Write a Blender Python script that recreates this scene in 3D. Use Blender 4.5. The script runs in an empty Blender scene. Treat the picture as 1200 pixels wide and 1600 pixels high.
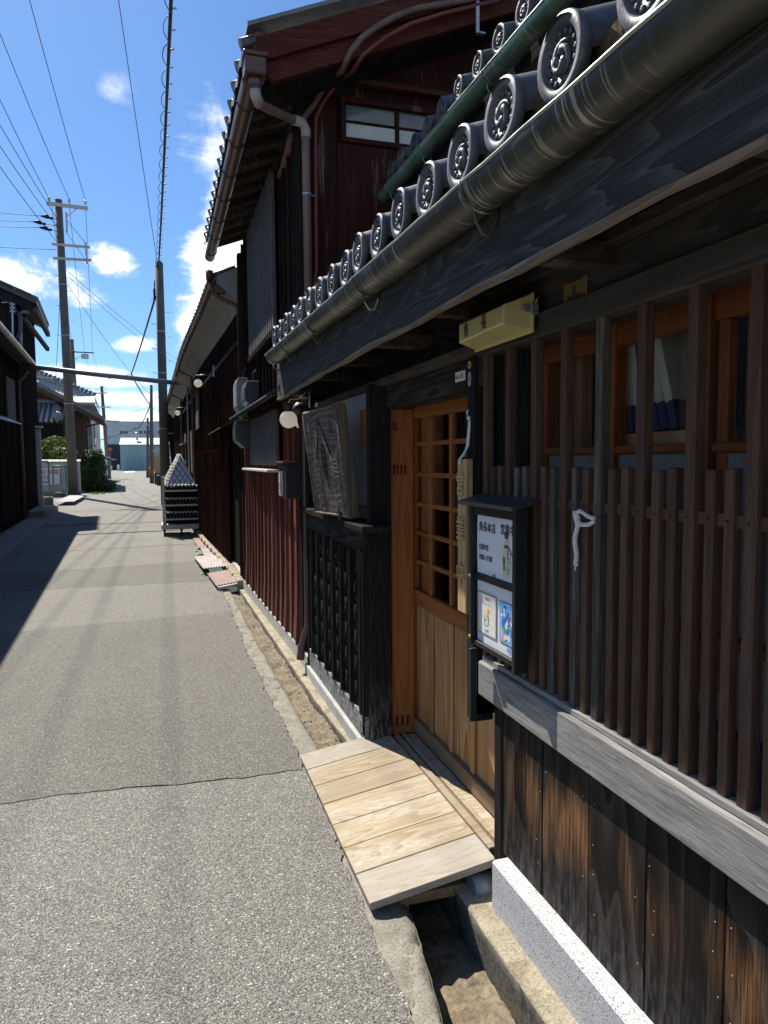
import bpy, math, random
from mathutils import Vector, Matrix, Euler
random.seed(7)
R = math.radians
scene = bpy.context.scene
COL = scene.collection

# ---------------------------------------------------------------- camera
H = 1.55
_yaw, _pitch, _roll = math.atan(345 / 1120), math.atan(81 / 1120), 0.008
fw = Vector((math.sin(_yaw) * math.cos(_pitch), math.cos(_yaw) * math.cos(_pitch), -math.sin(_pitch)))
rt = Vector((math.cos(_yaw), -math.sin(_yaw), 0))
up = rt.cross(fw)
rt2 = rt * math.cos(_roll) - up * math.sin(_roll)
up2 = up * math.cos(_roll) + rt * math.sin(_roll)
cam_d = bpy.data.cameras.new("camera")
cam_d.sensor_fit = 'VERTICAL'
cam_d.sensor_height = 36.0
cam_d.lens = 1120 / 1600 * 36.0
cam_d.clip_start = 0.02
cam_d.clip_end = 2000
cam = bpy.data.objects.new("camera", cam_d)
COL.objects.link(cam)
M = Matrix.Identity(4)
for i in range(3):
    M[i][0], M[i][1], M[i][2] = rt2[i], up2[i], -fw[i]
M[0][3], M[1][3], M[2][3] = 0, 0, H
cam.matrix_world = M
scene.camera = cam

# ---------------------------------------------------------------- sun, sky, exposure
SUN_AZ, SUN_EL = 19.0, 48.0            # azimuth to the left of the street's direction (+Y)
to_sun = Vector((-math.sin(R(SUN_AZ)) * math.cos(R(SUN_EL)), math.cos(R(SUN_AZ)) * math.cos(R(SUN_EL)), math.sin(R(SUN_EL))))
sun_d = bpy.data.lights.new("sun", 'SUN')
sun_d.energy = 4.6
sun_d.angle = R(0.53)
sun_d.color = (1.0, 0.95, 0.865)
sun = bpy.data.objects.new("sun", sun_d)
sun.rotation_euler = to_sun.to_track_quat('Z', 'Y').to_euler()
COL.objects.link(sun)

def sset(s, **k):
    for a, v in k.items():
        setattr(s, a, v)
sset(scene.view_settings, view_transform='Standard', look='None', exposure=0.86, gamma=1.0, use_curve_mapping=False)
scene.render.engine = 'CYCLES'
scene.cycles.max_bounces = 6
scene.cycles.diffuse_bounces = 5
scene.cycles.glossy_bounces = 3
scene.cycles.transmission_bounces = 4
scene.cycles.transparent_max_bounces = 8
scene.cycles.caustics_reflective = False
scene.cycles.caustics_refractive = False
scene.cycles.use_denoising = True

class NT:
    def __init__(s, tree):
        s.t = tree
    def n(s, typ, ins=None, **props):
        nd = s.t.nodes.new(typ)
        for a, v in props.items():
            setattr(nd, a, v)
        for k, v in (ins or {}).items():
            sock = nd.inputs[k]
            if isinstance(v, bpy.types.NodeSocket):
                s.t.links.new(v, sock)
            else:
                if sock.type in ('RGBA',) and len(v) == 3:
                    v = (*v, 1)
                sock.default_value = v
        return nd
    def math(s, op, a, b=0.0, c=None, clamp=False):
        ins = {0: a, 1: b}
        if c is not None:
            ins[2] = c
        return s.n('ShaderNodeMath', ins, operation=op, use_clamp=clamp).outputs[0]
    def vmath(s, op, a, b):
        nd = s.n('ShaderNodeVectorMath', {0: a, 1: b}, operation=op)
        return nd.outputs['Value'] if op in ('DOT_PRODUCT', 'LENGTH') else nd.outputs[0]
    def mix(s, f, a, b, blend='MIX'):
        nd = s.n('ShaderNodeMix', {0: f, 6: a, 7: b}, data_type='RGBA', blend_type=blend)
        return nd.outputs[2]
    def ramp(s, f, stops, interp='LINEAR'):
        nd = s.n('ShaderNodeValToRGB', {0: f})
        cr = nd.color_ramp
        cr.interpolation = interp
        while len(cr.elements) > 1:
            cr.elements.remove(cr.elements[-1])
        for i, (p, c) in enumerate(stops):
            e = cr.elements[0] if i == 0 else cr.elements.new(p)
            e.position = p
            if not hasattr(c, '__len__'):
                c = (c, c, c)
            e.color = (*c, 1)
        return nd.outputs[0]
    def rng(s, v, a, b, c=0.0, d=1.0):
        return s.n('ShaderNodeMapRange', {0: v, 1: a, 2: b, 3: c, 4: d}, clamp=True).outputs[0]
    def noise(s, vec, scale, detail=4.0, rough=0.55, dist=0.0, col=False):
        nd = s.n('ShaderNodeTexNoise', {'Vector': vec, 'Scale': scale, 'Detail': detail, 'Roughness': rough, 'Distortion': dist})
        return nd.outputs['Color' if col else 'Fac']

world = bpy.data.worlds.new("World")
scene.world = world
world.use_nodes = True
wt = NT(world.node_tree)
world.node_tree.nodes.clear()
sky = wt.n('ShaderNodeTexSky', sky_type='NISHITA', sun_disc=False, sun_elevation=R(SUN_EL), sun_rotation=R(-SUN_AZ),
           altitude=0.0, air_density=1.0, dust_density=0.35, ozone_density=2.5)
skycol = wt.mix(1.0, sky.outputs[0], (0.52, 0.74, 0.98), 'MULTIPLY')
wdir = wt.n('ShaderNodeTexCoord').outputs['Generated']
wn1 = wt.noise(wdir, 11.0, 9.0, 0.66, 0.7)
wn2 = wt.noise(wt.vmath('MULTIPLY', wdir, (9.0, 9.0, 26.0)), 1.0, 8.0, 0.62, 1.2)
wn3 = wt.noise(wdir, 26.0, 6.0, 0.65, 0.8)

def sky_dir(az, el):                    # azimuth to the right of the street's direction, degrees
    return Vector((math.sin(R(az)) * math.cos(R(el)), math.cos(R(az)) * math.cos(R(el)), math.sin(R(el))))

# clouds: azimuth, elevation, half width, half height (degrees), tilt, density, wispiness
CLOUDS = [
    (-2.3, 25.5, 1.5, 1.4, 0, 0.5, .9), (4.6, 23.0, 2.7, 3.8, 20, 0.55, 1.0), (6.0, 18.0, 2.7, 3.8, 15, 1.5, .6),
    (5.4, 13.8, 3.9, 4.2, 20, 1.8, .5), (4.9, 10.4, 3.9, 4.2, 25, 1.8, .5), (4.0, 8.0, 3.0, 2.4, 10, 1.6, .5), (12.5, 9.5, 8.0, 9.0, 0, 1.5, .5),
    (-9.4, 13.2, 3.6, 1.9, -6, 1.0, 1.1), (-5.8, 12.3, 2.2, 1.6, -18, .85, 1.1), (-3.2, 14.4, 2.0, 1.2, -12, 1.05, 1.0),
    (-1.5, 8.7, 2.0, .75, 3, 1.1, .45), (-4.2, 6.3, 4.2, 1.0, -3, 1.2, .5), (-1.8, 4.7, 4.5, .8, -2, 1.0, .6),
    (-2.0, 2.8, 7.0, 1.3, 0, 1.15, .6), (-18, 2.4, 10.0, 1.6, 0, 1.0, .7), (-26, 13, 8, 4, 10, .9, 1.0), (40, 14, 12, 7, 0, 1.0, 1.0), (70, 20, 9, 5, 20, .9, 1.0),
    (-75, 24, 12, 6, -10, .9, 1.0), (-120, 20, 12, 7, 0, .9, 1.0), (110, 12, 16, 6, 0, 1.0, 1.0), (160, 22, 14, 7, 10, .9, 1.0),
    (-160, 40, 14, 9, 0, .8, 1.0), (60, 55, 12, 9, 0, .7, 1.1), (35, 5, 18, 3, 0, 1.0, .9), (-60, 5, 20, 3, 0, 1.0, .9), (180, 6, 30, 4, 0, .9, .9),
]
cl = None
for az, el, hw, hh, tilt, dens, wisp in CLOUDS:
    d0 = sky_dir(az, el)
    e1 = Vector((math.cos(R(az)), -math.sin(R(az)), 0))
    e2 = e1.cross(d0)
    if e2.z < 0:
        e2 = -e2
    c_, s_ = math.cos(R(tilt)), math.sin(R(tilt))
    a1 = (e1 * c_ + e2 * s_) / math.tan(R(hw))
    a2 = (e2 * c_ - e1 * s_) / math.tan(R(hh))
    u = wt.vmath('DOT_PRODUCT', wdir, tuple(a1))
    v = wt.vmath('DOT_PRODUCT', wdir, tuple(a2))
    k = wt.vmath('DOT_PRODUCT', wdir, tuple(d0))
    rr = wt.math('ADD', wt.math('MULTIPLY', u, u), wt.math('MULTIPLY', v, v))
    m = wt.math('SUBTRACT', 1.0, rr)
    nn = wt.math('ADD', wt.math('MULTIPLY', wt.math('SUBTRACT', wn1, .5), 3.4 * wisp), wt.math('MULTIPLY', wt.math('SUBTRACT', wn2, .5), 2.6 * wisp))
    m = wt.math('ADD', wt.math('MULTIPLY', m, 0.95), nn)
    m = wt.math('MULTIPLY', m, wt.rng(rr, 2.2, 1.0))
    m = wt.math('MULTIPLY', m, wt.math('GREATER_THAN', k, 0.3))
    m = wt.math('MULTIPLY', m, dens, clamp=True)
    cl = m if cl is None else wt.math('MAXIMUM', cl, m)
cl = wt.math('MULTIPLY', wt.n('ShaderNodeMapRange', {0: cl, 1: 0.02, 2: 1.0}, interpolation_type='SMOOTHSTEP').outputs[0],
             wt.rng(wn3, .25, .55, .72, 1.0))
cloudcol = wt.mix(wt.rng(cl, .3, 1.0), (7.6, 8.3, 9.6), (10.5, 10.6, 10.6))
wcol = wt.mix(cl, skycol, cloudcol)
bg = wt.n('ShaderNodeBackground', {'Color': wcol, 'Strength': 0.076})
wo = wt.n('ShaderNodeOutputWorld', {'Surface': bg.outputs[0]})

# ---------------------------------------------------------------- materials
def mat(name):
    m = bpy.data.materials.new(name)
    m.use_nodes = True
    m.node_tree.nodes.clear()
    return m, NT(m.node_tree)

def finish(m, t, col, rough=.6, bump=None, bstr=.3, bdist=.002, spec=.5, metal=0.0, **extra):
    ins = {'Base Color': col, 'Roughness': rough, 'Specular IOR Level': spec, 'Metallic': metal}
    ins.update(extra)
    p = t.n('ShaderNodeBsdfPrincipled', ins)
    if bump is not None:
        b = t.n('ShaderNodeBump', {'Height': bump, 'Strength': bstr, 'Distance': bdist})
        t.t.links.new(b.outputs[0], p.inputs['Normal'])
    t.n('ShaderNodeOutputMaterial', {'Surface': p.outputs[0]})
    return m

def coords(t, rand=True):
    tc = t.n('ShaderNodeTexCoord').outputs['Object']
    rnd = t.n('ShaderNodeObjectInfo').outputs['Random']
    if rand:
        off = t.vmath('MULTIPLY', t.n('ShaderNodeCombineXYZ', {0: rnd, 1: rnd, 2: rnd}).outputs[0], (37.0, 53.0, 71.0))
        return tc, t.vmath('ADD', tc, off), rnd
    return tc, tc, rnd

AX = {'X': 0, 'Y': 1, 'Z': 2}
def wood(name, cols, axis='Z', fig=9.0, across=5.0, fine=90.0, figmix=.6, rough=.65, bstr=.35, bdist=.002, var=.25, wear=None, spec=.10, zmask=None, dust=None):
    """cols: dark, mid, light; figured grain = contour lines of a smooth field stretched along the axis"""
    m, t = mat(name)
    raw, p, rnd = coords(t)
    sc = [across] * 3
    sc[AX[axis]] = across * .085
    ps = t.vmath('MULTIPLY', p, tuple(sc))
    field = t.noise(ps, 1.0, 1.5, .45)
    g = t.math('FRACT', t.math('MULTIPLY', field, fig))
    g = t.rng(g, 0.0, 1.0)
    g = t.math('POWER', g, 1.6)
    fs = [fine] * 3
    fs[AX[axis]] = fine * .03
    f = t.noise(t.vmath('MULTIPLY', p, tuple(fs)), 1.0, 5.0, .65)
    big = t.noise(t.vmath('MULTIPLY', p, tuple([x * .5 for x in sc])), 1.0, 3.0, .5)
    h = t.math('ADD', t.math('MULTIPLY', g, figmix), t.math('MULTIPLY', f, 1 - figmix))
    col = t.ramp(t.math('ADD', t.math('MULTIPLY', h, .8), t.math('MULTIPLY', big, .25)), [(.18, cols[0]), (.5, cols[1]), (.85, cols[2])])
    if wear:                             # worn streaks: colour, threshold low, high
        wc, lo, hi = wear
        wm = t.math('MULTIPLY', t.rng(t.noise(t.vmath('MULTIPLY', p, tuple([x * 1.4 for x in sc])), 1.0, 6.0, .7), lo, hi), t.rng(f, .38, .62))
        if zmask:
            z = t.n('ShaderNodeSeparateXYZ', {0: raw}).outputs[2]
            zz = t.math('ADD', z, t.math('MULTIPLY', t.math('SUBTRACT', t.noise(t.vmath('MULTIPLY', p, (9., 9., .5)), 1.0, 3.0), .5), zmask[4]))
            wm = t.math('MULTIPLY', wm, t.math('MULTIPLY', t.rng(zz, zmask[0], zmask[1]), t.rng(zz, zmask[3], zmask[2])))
        col = t.mix(wm, col, wc)
    if dust:                             # pale dust splashed up from the ground: colour, height, amount
        z = t.n('ShaderNodeSeparateXYZ', {0: raw}).outputs[2]
        dm = t.math('MULTIPLY', t.rng(z, dust[1], dust[3] if len(dust) > 3 else 0.0), t.rng(t.noise(t.vmath('MULTIPLY', p, (60., 60., 14.)), 1.0, 6.0, .75), .45, .7))
        col = t.mix(t.math('MULTIPLY', dm, dust[2]), col, dust[0])
    hs = t.n('ShaderNodeHueSaturation', {'Value': t.math('ADD', 1 - var, t.math('MULTIPLY', rnd, 2 * var)), 'Color': col}).outputs[0]
    return finish(m, t, hs, t.rng(f, .2, .8, rough, rough + .22), h, bstr, bdist, spec)

def plain(name, col, rough=.5, spec=.5, metal=0.0, nz=.12, scale=14.0, bstr=0.0, streak=None, var=.08):
    m, t = mat(name)
    raw, p, rnd = coords(t)
    if streak:
        p = t.vmath('MULTIPLY', p, streak)
    n = t.noise(p, scale, 6.0, .65)
    c = t.mix(t.rng(n, .3, .7), tuple(x * (1 - nz) for x in col), tuple(min(1, x * (1 + nz)) for x in col))
    c = t.n('ShaderNodeHueSaturation', {'Value': t.math('ADD', 1 - var, t.math('MULTIPLY', rnd, 2 * var)), 'Color': c}).outputs[0]
    return finish(m, t, c, t.rng(n, .3, .7, rough - .07, rough + .1), n if bstr else None, bstr, .002, spec, metal)

def mk_asphalt(name, dark, light, agg=95.0, gap=(.035, .033, .030), tone=.5):
    m, t = mat(name)
    tc = t.n('ShaderNodeTexCoord').outputs['Object']
    v1 = t.n('ShaderNodeTexVoronoi', {'Vector': tc, 'Scale': agg, 'Randomness': 1.0})
    v2 = t.n('ShaderNodeTexVoronoi', {'Vector': tc, 'Scale': agg * 2.3, 'Randomness': 1.0})
    s1 = t.n('ShaderNodeSeparateColor', {0: v1.outputs['Color']})
    s2 = t.n('ShaderNodeSeparateColor', {0: v2.outputs['Color']})
    st = t.ramp(s1.outputs[0], [(0.0, tuple(x * .55 for x in dark)), (.35, dark), (.72, light), (.93, tuple(x * 1.35 for x in light)), (1.0, tuple(min(.75, x * 2.2) for x in light))])
    st2 = t.ramp(s2.outputs[1], [(0.0, gap), (.5, dark), (1.0, light)])
    big = t.math('GREATER_THAN', s1.outputs[2], .42)
    edge = t.rng(v1.outputs['Distance'], .30, .62)
    c = t.mix(t.math('MULTIPLY', big, t.math('SUBTRACT', 1.0, edge)), st2, st)
    blot = t.noise(tc, 1.3, 5.0, .6)
    track = t.noise(t.vmath('MULTIPLY', tc, (1.5, .13, 1.0)), 1.0, 5.0, .6, .4)
    sp = t.noise(tc, 9.0, 5.0, .7)
    c = t.mix(1.0, c, t.ramp(t.math('ADD', t.math('MULTIPLY', track, .45), t.math('ADD', t.math('MULTIPLY', blot, .45), t.math('MULTIPLY', sp, .1))), [(.34, .88), (.5, 1.0), (.64, 1.08)]), 'MULTIPLY')
    stn = t.rng(t.noise(tc, .8, 6.0, .7, .8), .56, .70)
    c = t.mix(t.math('MULTIPLY', stn, .22), c, tuple(x * .5 for x in dark))
    grit = t.rng(t.noise(tc, 3.3, 6.0, .75), .60, .74)
    c = t.mix(t.math('MULTIPLY', grit, .22), c, tuple(min(.5, x * 1.25) for x in light))
    fg = t.noise(tc, 420.0, 2.0, .6)
    hgt = t.math('ADD', t.math('MULTIPLY', t.math('SUBTRACT', 1.0, v1.outputs['Distance']), t.math('ADD', .25, big)), t.math('MULTIPLY', fg, .6))
    return finish(m, t, c, .82, hgt, .75, .004, .25)

def mk_concrete(name, a, b, stain=(.08, .07, .05), scale=6.0, speck=130.0, bstr=.6, stainlo=.55):
    m, t = mat(name)
    tc, p, rnd = coords(t)
    n1 = t.noise(tc, scale, 7.0, .65)
    n2 = t.noise(tc, speck, 3.0, .6)
    n3 = t.noise(t.vmath('MULTIPLY', tc, (1., 1., .5)), scale * .45, 6.0, .7, .5)
    c = t.mix(t.rng(n1, .32, .68), a, b)
    c = t.mix(t.rng(n3, stainlo, stainlo + .18), c, stain)
    c = t.mix(1.0, c, t.ramp(n2, [(.3, .62), (.5, 1.0), (.7, 1.25)]), 'MULTIPLY')
    return finish(m, t, c, .88, t.math('ADD', t.math('MULTIPLY', n1, .6), t.math('MULTIPLY', n2, .5)), bstr, .004, .2)

def mk_granite():
    m, t = mat('granite')
    tc = t.n('ShaderNodeTexCoord').outputs['Object']
    v = t.n('ShaderNodeTexVoronoi', {'Vector': tc, 'Scale': 260.0})
    s = t.n('ShaderNodeSeparateColor', {0: v.outputs['Color']})
    n = t.noise(tc, 210.0, 3.0, .6)
    c = t.ramp(s.outputs[0], [(0, .10), (.14, .22), (.3, .42), (.6, .56), (1, .70)])
    c = t.mix(t.rng(n, .42, .6), c, (.55, .55, .545))
    return finish(m, t, c, .8, n, .5, .003, .35)

def mk_tile(name, a, b, dirt, rough=.36, sc=9.0):
    m, t = mat(name)
    tc, p, rnd = coords(t)
    n1 = t.noise(p, sc, 8.0, .68)
    n2 = t.noise(p, sc * 7, 5.0, .7)
    c = t.mix(t.rng(n1, .3, .72), a, b)
    c = t.mix(t.math('MULTIPLY', t.rng(n2, .54, .74), .7), c, dirt)
    c = t.mix(t.rng(t.noise(p, sc * .6, 7.0, .7), .6, .72), c, (.26, .25, .23))
    c = t.n('ShaderNodeHueSaturation', {'Value': t.math('ADD', .72, t.math('MULTIPLY', rnd, .5)), 'Color': c}).outputs[0]
    return finish(m, t, c, t.rng(n2, .3, .7, rough, rough + .25), t.math('ADD', n1, t.math('MULTIPLY', n2, .35)), .25, .004, .55)

def mk_patina(name, base, green, pale, gmix=(.5, .7), axis_y=True):
    m, t = mat(name)
    tc = t.n('ShaderNodeTexCoord').outputs['Object']
    n1 = t.noise(t.vmath('MULTIPLY', tc, (3., 1.3, 3.)), 2.2, 7.0, .65, .6)
    scr = t.noise(t.vmath('MULTIPLY', tc, (5., 75., 5.)), 1.0, 3.0, .6, 1.1)
    zone = t.noise(t.vmath('MULTIPLY', tc, (2., 3.2, 2.)), 1.0, 3.0, .5)
    c = t.mix(t.rng(n1, gmix[0], gmix[1]), base, green)
    sm = t.math('MULTIPLY', t.rng(scr, .565, .62), t.rng(zone, .42, .56))
    c = t.mix(t.math('MULTIPLY', sm, .95), c, pale)
    blot = t.noise(tc, 3.1, 6.0, .7, .4)
    c = t.mix(t.rng(blot, .64, .74), c, tuple(x * .75 for x in pale))
    return finish(m, t, c, t.rng(n1, .3, .7, .34, .5), n1, .12, .002, .5, 0.35)

def mk_glass(name='window_glass', tint=(.94, .96, .95), refl=.42):
    m, t = mat(name)
    fr = t.n('ShaderNodeFresnel', {'IOR': 1.5}).outputs[0]
    tr = t.n('ShaderNodeBsdfTransparent', {'Color': tint}).outputs[0]
    gl = t.n('ShaderNodeBsdfGlossy', {'Color': (1, 1, 1), 'Roughness': .01}).outputs[0]
    mx = t.n('ShaderNodeMixShader', {0: t.math('MULTIPLY', fr, refl, clamp=True), 1: tr, 2: gl}).outputs[0]
    t.n('ShaderNodeOutputMaterial', {'Surface': mx})
    return m

def mk_leaf(name, a, b):
    m, t = mat(name)
    geo = t.n('ShaderNodeNewGeometry')
    n = t.noise(t.n('ShaderNodeTexCoord').outputs['Object'], 3.0, 3.0)
    rn = geo.outputs['Random Per Island']
    c = t.mix(t.math('ADD', t.math('MULTIPLY', rn, .7), t.math('MULTIPLY', t.math('SUBTRACT', n, .35), .6), clamp=True), a, b)
    d = t.n('ShaderNodeBsdfPrincipled', {'Base Color': c, 'Roughness': .5, 'Specular IOR Level': .3}).outputs[0]
    tl = t.n('ShaderNodeBsdfTranslucent', {'Color': t.mix(.5, c, (.16, .24, .03))}).outputs[0]
    mx = t.n('ShaderNodeMixShader', {0: .3, 1: d, 2: tl}).outputs[0]
    t.n('ShaderNodeOutputMaterial', {'Surface': mx})
    return m

MT = {}
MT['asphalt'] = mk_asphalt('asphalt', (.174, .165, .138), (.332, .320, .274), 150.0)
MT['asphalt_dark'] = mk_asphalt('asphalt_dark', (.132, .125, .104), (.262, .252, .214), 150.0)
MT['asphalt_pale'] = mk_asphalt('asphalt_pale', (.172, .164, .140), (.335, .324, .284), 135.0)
MT['concrete'] = mk_concrete('concrete_curb', (.20, .185, .15), (.30, .28, .23), (.11, .10, .078), 9.0, 110.0, .8, .54)
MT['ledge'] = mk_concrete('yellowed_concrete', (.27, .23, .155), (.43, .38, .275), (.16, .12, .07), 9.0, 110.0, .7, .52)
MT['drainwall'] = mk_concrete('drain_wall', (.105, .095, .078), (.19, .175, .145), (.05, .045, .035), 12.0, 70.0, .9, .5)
MT['dirt'] = mk_concrete('drain_dirt', (.15, .12, .08), (.27, .22, .15), (.07, .055, .035), 16.0, 60.0, 1.0, .5)
MT['mortar'] = mk_concrete('pale_cement', (.42, .41, .38), (.55, .54, .50), (.22, .2, .17), 9.0, 160.0, .3, .6)
MT['stainwhite'] = mk_concrete('stained_lime', (.06, .058, .055), (.42, .42, .41), (.03, .03, .03), 34.0, 120.0, .3, .52)
MT['slab'] = mk_concrete('grey_slab', (.20, .19, .175), (.28, .27, .25), (.11, .1, .09))
MT['polecon'] = mk_concrete('pole_concrete', (.115, .105, .092), (.17, .155, .135), (.07, .06, .05), 2.2, 160.0, .2, .6)
MT['wallcream'] = mk_concrete('cream_render', (.50, .49, .42), (.58, .57, .50), (.36, .34, .27), 1.6, 90.0, .15, .62)
MT['granite'] = mk_granite()
MT['ramp'] = wood('ramp_wood', ((.24, .165, .092), (.37, .30, .20), (.45, .38, .28)), 'X', fig=24, across=5.0, fine=190, figmix=.42, rough=.7, bstr=.3, var=.12, wear=((.50, .46, .40), .48, .66))
MT['ramp_end'] = wood('ramp_end_wood', ((.23, .19, .14), (.37, .325, .26), (.45, .405, .335)), 'X', fig=20, across=6.0, fine=190, figmix=.3, rough=.75, bstr=.3, var=.05, wear=((.40, .37, .33), .45, .62))
MT['door'] = wood('door_cedar', ((.18, .062, .020), (.30, .110, .036), (.375, .155, .060)), 'Z', fig=8, across=8, fine=140, figmix=.35, rough=.5, bstr=.15, var=.07)
MT['door_y'] = wood('door_cedar_rail', ((.18, .062, .020), (.30, .110, .036), (.375, .155, .060)), 'Y', fig=8, across=8, fine=140, figmix=.35, rough=.5, bstr=.15, var=.07)
MT['doorpanel'] = wood('door_panel_cedar', ((.22, .105, .040), (.41, .235, .105), (.48, .30, .15)), 'Z', fig=16, across=4.0, fine=140, figmix=.65, rough=.62, bstr=.2, var=.06)
MT['doorrail'] = wood('door_rail_worn', ((.13, .08, .045), (.25, .17, .10), (.34, .25, .16)), 'Y', fig=6, across=8, fine=140, figmix=.3, rough=.75, bstr=.3, var=.03)
MT['sill'] = wood('weathered_sill', ((.070, .065, .060), (.265, .252, .236), (.50, .48, .45)), 'Y', fig=3, across=40.0, fine=330, figmix=.16, rough=.75, bstr=.7, bdist=.003, var=.06, wear=((.05, .048, .05), .55, .7))
MT['lattice'] = wood('lattice_brown', ((.060, .034, .023), (.104, .062, .043), (.145, .092, .066)), 'Z', fig=7, across=14, fine=170, figmix=.3, rough=.62, bstr=.25, var=.18)
MT['lattice_worn'] = wood('lattice_worn', ((.040, .030, .024), (.085, .068, .056), (.15, .128, .108)), 'Z', fig=7, across=14, fine=210, figmix=.2, rough=.75, bstr=.5, var=.18, wear=((.24, .225, .20), .48, .62))
MT['beam'] = wood('beam_dark', ((.036, .031, .028), (.064, .056, .051), (.098, .088, .080)), 'Y', fig=6, across=14, fine=120, figmix=.4, rough=.6, bstr=.3, var=.12)
MT['postblack'] = wood('post_black', ((.010, .009, .0095), (.019, .017, .0175), (.034, .030, .030)), 'Z', fig=9, across=9, fine=150, figmix=.35, rough=.6, bstr=.3, var=.15, dust=((.30, .28, .24), .42, .8, .10))
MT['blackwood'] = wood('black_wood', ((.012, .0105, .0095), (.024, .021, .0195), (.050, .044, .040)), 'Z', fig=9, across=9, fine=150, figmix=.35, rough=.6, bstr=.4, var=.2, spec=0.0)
MT['blackwood_y'] = wood('black_wood_long', ((.016, .014, .013), (.037, .033, .031), (.076, .069, .064)), 'Y', fig=9, across=8, fine=150, figmix=.4, rough=.62, bstr=.4, var=.2, spec=0.0)
MT['fascia'] = wood('fascia_weathered', ((.014, .0135, .013), (.050, .0485, .046), (.135, .131, .125)), 'Y', fig=12, across=13.0, fine=240, figmix=.32, rough=.7, bstr=1.0, bdist=.004, var=.02)
MT['fascia_edge'] = wood('fascia_worn_edge', ((.10, .088, .075), (.22, .20, .18), (.38, .36, .33)), 'Y', fig=6, across=14, fine=90, figmix=.3, rough=.8, var=.0)
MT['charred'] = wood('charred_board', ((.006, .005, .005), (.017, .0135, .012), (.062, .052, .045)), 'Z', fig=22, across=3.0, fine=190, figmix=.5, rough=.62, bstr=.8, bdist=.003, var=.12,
                     wear=((.30, .145, .055), .40, .62), zmask=(.32, .44, .50, .59, .36), dust=((.13, .125, .12), .42, .75, .17))  # worn streaks stop at the sill's shadow edge, that shade put into the mask
MT['redboard'] = wood('red_board', ((.070, .020, .013), (.138, .042, .027), (.205, .072, .049)), 'Z', fig=9, across=8, fine=150, figmix=.35, rough=.6, bstr=.5, var=.32, wear=((.24, .15, .11), .54, .70), dust=((.22, .19, .15), .5, .5, .12))
MT['gable'] = wood('gable_board', ((.026, .0085, .0065), (.048, .0145, .0115), (.080, .024, .019)), 'Z', fig=9, across=5, fine=110, figmix=.35, rough=.55, bstr=.4, var=.2, wear=((.30, .24, .19), .60, .70))
MT['redbeam'] = wood('red_beam', ((.050, .014, .010), (.105, .029, .020), (.16, .054, .038)), 'X', fig=12, across=12, fine=170, figmix=.4, rough=.6, bstr=.35, var=.05)
MT['darkslat'] = wood('dark_slat', ((.013, .0085, .007), (.030, .0195, .0165), (.058, .040, .034)), 'Z', fig=9, across=8, fine=130, figmix=.35, rough=.58, bstr=.4, var=.35, spec=0.0, dust=((.13, .11, .10), 1.1, .45, .1))
MT['darkred'] = wood('dark_red_batten', ((.020, .009, .007), (.046, .019, .014), (.085, .040, .030)), 'Z', fig=9, across=8, fine=130, figmix=.35, rough=.6, bstr=.4, var=.35, spec=0.0)
MT['greypanel'] = wood('grey_panel', ((.030, .027, .026), (.095, .088, .085), (.20, .19, .185)), 'Z', fig=9, across=28, fine=120, figmix=.4, rough=.7, bstr=.5, var=.08)
MT['signwood'] = wood('sign_wood', ((.06, .046, .036), (.15, .122, .100), (.26, .225, .195)), 'Y', fig=20, across=4.5, fine=120, figmix=.45, rough=.55, bstr=.6, bdist=.003, var=.0)
MT['signside'] = wood('sign_side', ((.07, .05, .032), (.14, .10, .068), (.20, .155, .11)), 'Z', fig=9, across=8, fine=110, figmix=.4, rough=.6, var=.0)
MT['palewood'] = wood('pale_wood', ((.34, .20, .09), (.52, .34, .17), (.62, .44, .25)), 'Z', fig=7, across=10, fine=140, figmix=.5, rough=.6, bstr=.15, var=.03)
MT['tagwood'] = wood('tag_wood', ((.10, .035, .012), (.23, .09, .03), (.30, .14, .05)), 'Z', fig=18, across=6, fine=120, figmix=.65, rough=.5, var=.0)
MT['interior'] = wood('interior_timber', ((.34, .18, .08), (.52, .30, .14), (.62, .38, .19)), 'Z', fig=8, across=6, fine=100, figmix=.4, rough=.6, var=.1)
MT['windowred'] = wood('window_cedar', ((.105, .032, .012), (.175, .055, .020), (.24, .085, .034)), 'Z', fig=8, across=8, fine=140, figmix=.3, rough=.45, bstr=.1, var=.1)
MT['windowred_y'] = wood('window_cedar_rail', ((.105, .032, .012), (.175, .055, .020), (.24, .085, .034)), 'Y', fig=8, across=8, fine=140, figmix=.3, rough=.45, bstr=.1, var=.1)
MT['brownhouse'] = wood('brown_cladding', ((.045, .028, .018), (.095, .060, .040), (.15, .10, .07)), 'Z', fig=9, across=4, fine=40, figmix=.3, rough=.75, var=.25)
MT['eaveboard'] = wood('eave_board', ((.025, .02, .016), (.05, .04, .032), (.10, .082, .065)), 'Y', fig=9, across=4, fine=60, figmix=.4, rough=.75, var=.35, wear=((.26, .20, .14), .60, .72))
MT['tile'] = mk_tile('roof_tile', (.060, .061, .065), (.122, .124, .130), (.04, .04, .041), .40)
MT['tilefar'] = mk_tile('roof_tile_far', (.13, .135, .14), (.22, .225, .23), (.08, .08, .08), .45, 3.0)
MT['tilepale'] = mk_tile('roof_tile_pale', (.30, .29, .27), (.42, .41, .385), (.2, .19, .17), .6, 3.0)
MT['soil'] = mk_concrete('roof_soil', (.10, .07, .04), (.22, .15, .085), (.04, .03, .02), 30.0, 90.0, 1.0, .5)
MT['copper'] = mk_patina('gutter_copper', (.075, .070, .056), (.105, .128, .098), (.46, .47, .39), (.48, .74))
MT['copper2'] = mk_patina('gutter_verdigris', (.07, .10, .068), (.20, .33, .235), (.46, .48, .38), (.32, .60))
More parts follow.
